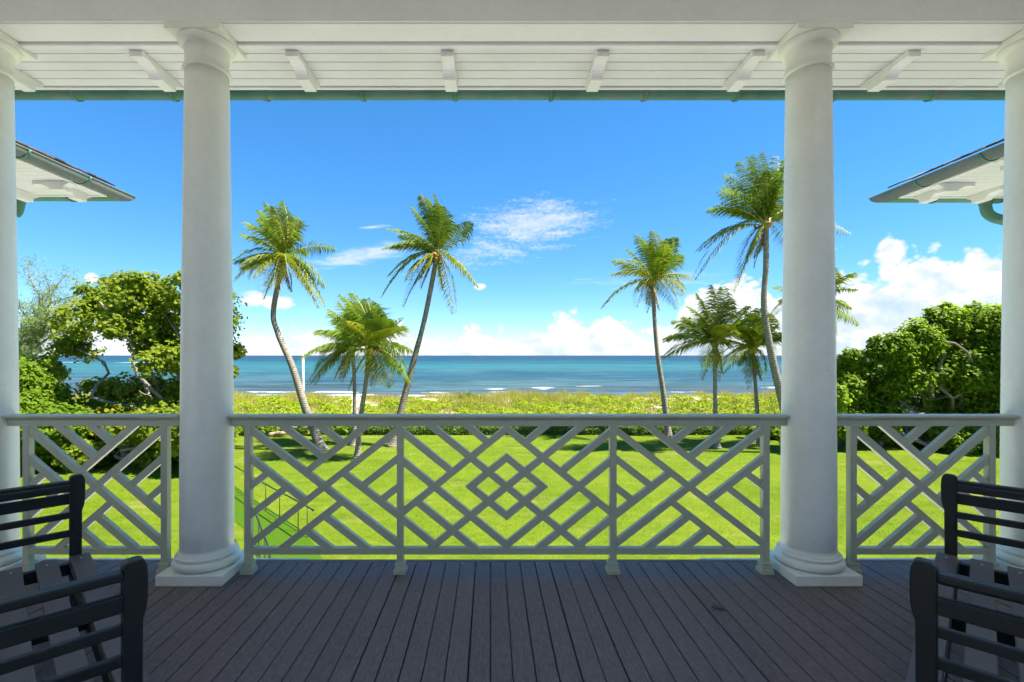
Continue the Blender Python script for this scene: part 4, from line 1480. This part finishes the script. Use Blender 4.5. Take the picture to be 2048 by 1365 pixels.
right_lobes = [(1700, 722, 24), (1765, 690, 26), (1830, 664, 28), (1900, 640, 32), (1955, 634, 34), (2000, 634, 34), (1690, 745, 30), (1700, 800, 46), (1690, 850, 40), (1735, 728, 38), (1750, 785, 48), (1750, 845, 46), (1790, 700, 42), (1810, 755, 48), (1810, 825, 52), (1845, 684, 40), (1870, 680, 46), (1880, 740, 54), (1880, 820, 54),
               (1925, 660, 48), (1950, 730, 56), (1950, 810, 56), (1985, 656, 48), (2020, 740, 56), (2020, 820, 56), (1840, 866, 36), (1900, 872, 38), (1960, 878, 40), (1720, 868, 28), (1780, 866, 30), (2040, 660, 56), (2090, 720, 70), (2090, 810, 70),
               (1640, 800, 44), (1610, 840, 36), (1650, 860, 36), (2010, 880, 40)]
tree('sea_grape_tree', 'large rounded sea grape thicket between the right columns', 'tree', (P(1900, 900, 27.5).x, 27.5, 0), right_lobes, 27.0, 1.1, 74, 0.092, M_GRAPE, 0.30, limbs=24, sub=14,
     extra_base=[(P(1760, 880, 27).x, 27, 0.1), (P(1990, 880, 27).x, 27.5, 0.1), (P(1850, 880, 27).x, 26.5, 0.1)])
tree('sea_grape_bush', 'low dense bush at the right end of the clipped hedge', 'bush', (P(1545, 880, 29.5).x, 30, 0),
     [(1500, 862, 14), (1525, 862, 16), (1550, 862, 18), (1580, 858, 20), (1610, 860, 20)], 30.0, 0.5, 110, 0.075, M_GRAPE, 0.06, limbs=4, sub=16)
tree('sea_grape_bush', 'leafy low bush behind the log at the left end of the hedge', 'bush', (P(520, 880, 30).x, 30.9, 0),
     [(470, 866, 18), (495, 864, 16), (520, 858, 15), (548, 856, 14), (578, 857, 13), (606, 857, 13), (632, 857, 14), (655, 858, 14), (672, 860, 12), (690, 861, 10)], 31.2, 0.4, 120, 0.07, M_GRAPE, 0.06, limbs=5, sub=16)
tree('dune_shrub', 'small round green shrub alone on the grassy dune crest', 'shrub', (P(932, 806, 47).x, 47, 0.75),
     [(925, 801, 8), (938, 800, 9), (948, 802, 6)], 46.5, 0.3, 120, 0.07, M_HEDGE, 0.04, limbs=3, sub=14, zmin=0.9)

# feathery pine at far left
pb = Vector((P(20, 760, 33).x - 1.0, 33.0, 0))
pine = empty('pine_tree', pb, 'pale feathery pine with bare crooked branches at far left', 'tree')
ends = [(60, 520), (85, 545), (110, 570), (135, 545), (150, 560), (165, 590), (130, 600), (60, 610), (45, 640), (75, 640), (50, 680), (100, 620), (40, 600), (160, 625), (60, 700), (45, 725), (120, 640), (30, 660), (20, 620), (150, 660)]
f0 = P(42, 722, 33)
sp, rd = limb(pb, f0, 0.28, 0.2, 0.3, 9)
tube('trunk', sp, rd, M_BARK, pine, 9, pb)
CC, NN, SS = [], [], []
for x, y in ends:
    e = P(x, y, 33 + random.uniform(-1.5, 1.5))
    st = f0 if random.random() < 0.5 else f0.lerp(P(110, 640, 33), random.uniform(0.2, 0.9))
    sp, rd = limb(st, e, 0.10, 0.012, 0.5, 12)
    tube('branch', sp, rd, M_BARK, pine, 6, pb)
    for k in range(3, 12):
        for _ in range(62):
            u = np.array(sp[k]) + rng.normal(size=3) * np.array([0.30, 0.30, 0.20]) * (0.5 + 0.6 * k / 11)
            CC.append(u)
            NN.append(rng.normal(size=3))
            SS.append(rng.uniform(0.10, 0.22))
leaf_mesh('crown', np.array(CC), np.array(NN), np.array(SS), M_PINE, pine, 4, 0.10, 'stuff', 0.0, pb)

# clipped hedge along the lawn edge
hx0, hx1 = P(690, 870, 31).x, P(1500, 870, 31).x
hd = empty('hedge', ((hx0 + hx1) / 2, 31.5, 0), 'low clipped green hedge along the far edge of the lawn', 'hedge')
N = 26000
q = rng.uniform(size=(N, 3))
face = rng.uniform(size=N)
hh = 0.47 + 0.05 * np.sin(q[:, 0] * 60) + 0.03 * np.sin(q[:, 0] * 173)
hy = np.where(face < 0.5, 31.05 + rng.normal(size=N) * 0.05, 31.05 + q[:, 1] * 0.9)
hz = np.where(face < 0.5, q[:, 2] * hh, hh + rng.normal(size=N) * 0.05)
cen = np.stack([hx0 + q[:, 0] * (hx1 - hx0), hy, np.maximum(hz, 0.02)], -1)
nor = np.where((face < 0.5)[:, None], np.array([[0.1, -0.7, 0.6]]), np.array([[0.1, -0.1, 1.0]])) + rng.normal(size=(N, 3)) * 0.5
leaf_mesh('foliage', cen, nor, rng.uniform(0.035, 0.065, N), M_HEDGE, hd, 5, 0.8, 'stuff', 0.15, hd.location)
for k in range(30):
    x = hx0 + (k + 0.5) / 30 * (hx1 - hx0)
    tube('stem', [(x, 31.5, 0), (x + 0.05, 31.48, 0.2), (x, 31.5, 0.42)], [0.03, 0.025, 0.01], M_BARK, hd, 5, hd.location)

# beach shrubs and sea oats on the dune
N = 210000
d = 33.6 + 13.5 * rng.uniform(size=N) ** 0.85
x = rng.uniform(-1.15, 0.85, N) * d
nz = np.sin(x * 0.33 + 0.5) + np.sin(x * 0.71 + d * 0.45 + 1.3) * 0.8 + np.sin(d * 0.9 - x * 0.17) * 0.6
lim = np.interp((x / d) * FPX + CX, [-200, 470, 640, 700, 740, 800, 880, 960, 1050, 1150, 1400, 1600, 2000], [46, 46, 45.5, 44, 43.5, 44, 44, 43, 44, 45.5, 46, 45.5, 46])
keep = d + nz * 0.9 < lim
pxs = (x / d) * FPX + CX
keep &= ~((np.abs(pxs - 712) < 8) & (d > 37))
keep &= rng.uniform(size=N) < np.clip(1.1 - (d - 33.6) / 26, 0.3, 1)
keep &= np.sin(x * 1.13 + 2.0) + np.sin(x * 0.47 - d * 0.8) + np.sin(x * 2.3 + d * 1.1) * 0.7 > -1.55
d, x, nz = d[keep], x[keep], nz[keep]
hgt = (0.34 + 0.20 * np.sin(x * 1.9 + d * 1.3) + 0.14 * np.sin(x * 4.1 - d * 2.2) + 0.10 * np.sin(x * 0.63 + d * 0.9) + 0.06 * nz) * rng.uniform(0.35, 1.0, len(d)) ** 0.5
cen = np.stack([x, d, dune_z(x, d) + np.maximum(hgt, 0.04)], -1)
nor = np.array([[0.2, -0.35, 0.85]]) + rng.normal(size=(len(d), 3)) * 0.45
o = leaf_mesh('ground_cover', cen, nor, rng.uniform(0.05, 0.105, len(d)), M_COVER, None, 4, 0.75, 'stuff', 0.1)
tag(o, 'bright green leafy beach shrubs covering the dune behind the hedge', 'ground cover')

N = 110000
d = 34.5 + 17.5 * rng.uniform(size=N) ** 0.6
x = rng.uniform(-1.15, 0.85, N) * d
pxs = (x / d) * FPX + CX
keep = ~((np.abs(pxs - 712) < 10) & (d > 37)) & (np.sin(x * 0.8 + d * 0.6) + np.sin(x * 0.23 - d * 0.4) + rng.normal(size=N) * 0.6 > -1.15)
d, x = d[keep], x[keep]
n = len(d)
z = dune_z(x, d)
h = rng.uniform(0.25, 0.8, n) * np.interp(d, [34, 42, 52], [0.6, 1.0, 0.8]) * np.clip(0.85 + 0.35 * np.sin(x * 0.9 + d * 0.5) + 0.3 * np.sin(x * 2.7 - d) + 0.25 * np.sin(x * 0.21 + 1), 0.3, 1.7)
w = rng.uniform(0.012, 0.03, n)
a = rng.uniform(0, math.pi, n)
lean_ = rng.normal(size=(n, 2)) * 0.16 + np.array([[-0.14, 0.0]])
b0 = np.stack([x - w * np.cos(a), d - w * np.sin(a), z - 0.02], -1)
b1 = np.stack([x + w * np.cos(a), d + w * np.sin(a), z - 0.02], -1)
tp = np.stack([x + lean_[:, 0] * h * 1.6, d + lean_[:, 1] * h, z + h], -1)
V = np.stack([b0, b1, tp], 1).reshape(-1, 3)
o = raw('beach_grass', V.tolist(), np.arange(3 * n).reshape(-1, 3).tolist(), M_BGRASS, None, False, 'stuff')
tag(o, 'tan and yellow sea oats along the dune crest before the beach', 'grass')

# short blades over the lawn
N = 120000
d = 11.6 + 21.6 * rng.uniform(size=N) ** 0.8
x = rng.uniform(-0.95, 1.10, N) * d
n = N
h = rng.uniform(0.010, 0.026, n)
w = rng.uniform(0.008, 0.016, n)
a = rng.uniform(0, math.pi, n)
b0 = np.stack([x - w * np.cos(a), d - w * np.sin(a), np.full(n, -0.003)], -1)
b1 = np.stack([x + w * np.cos(a), d + w * np.sin(a), np.full(n, -0.003)], -1)
tp = np.stack([x + rng.normal(size=n) * 0.02, d + rng.normal(size=n) * 0.02, h], -1)
V = np.stack([b0, b1, tp], 1).reshape(-1, 3)
o = raw('lawn_blades', V.tolist(), np.arange(3 * n).reshape(-1, 3).tolist(), M_BLADE, None, False, 'stuff')
tag(o, 'short mown grass blades covering the wide lawn', 'grass')
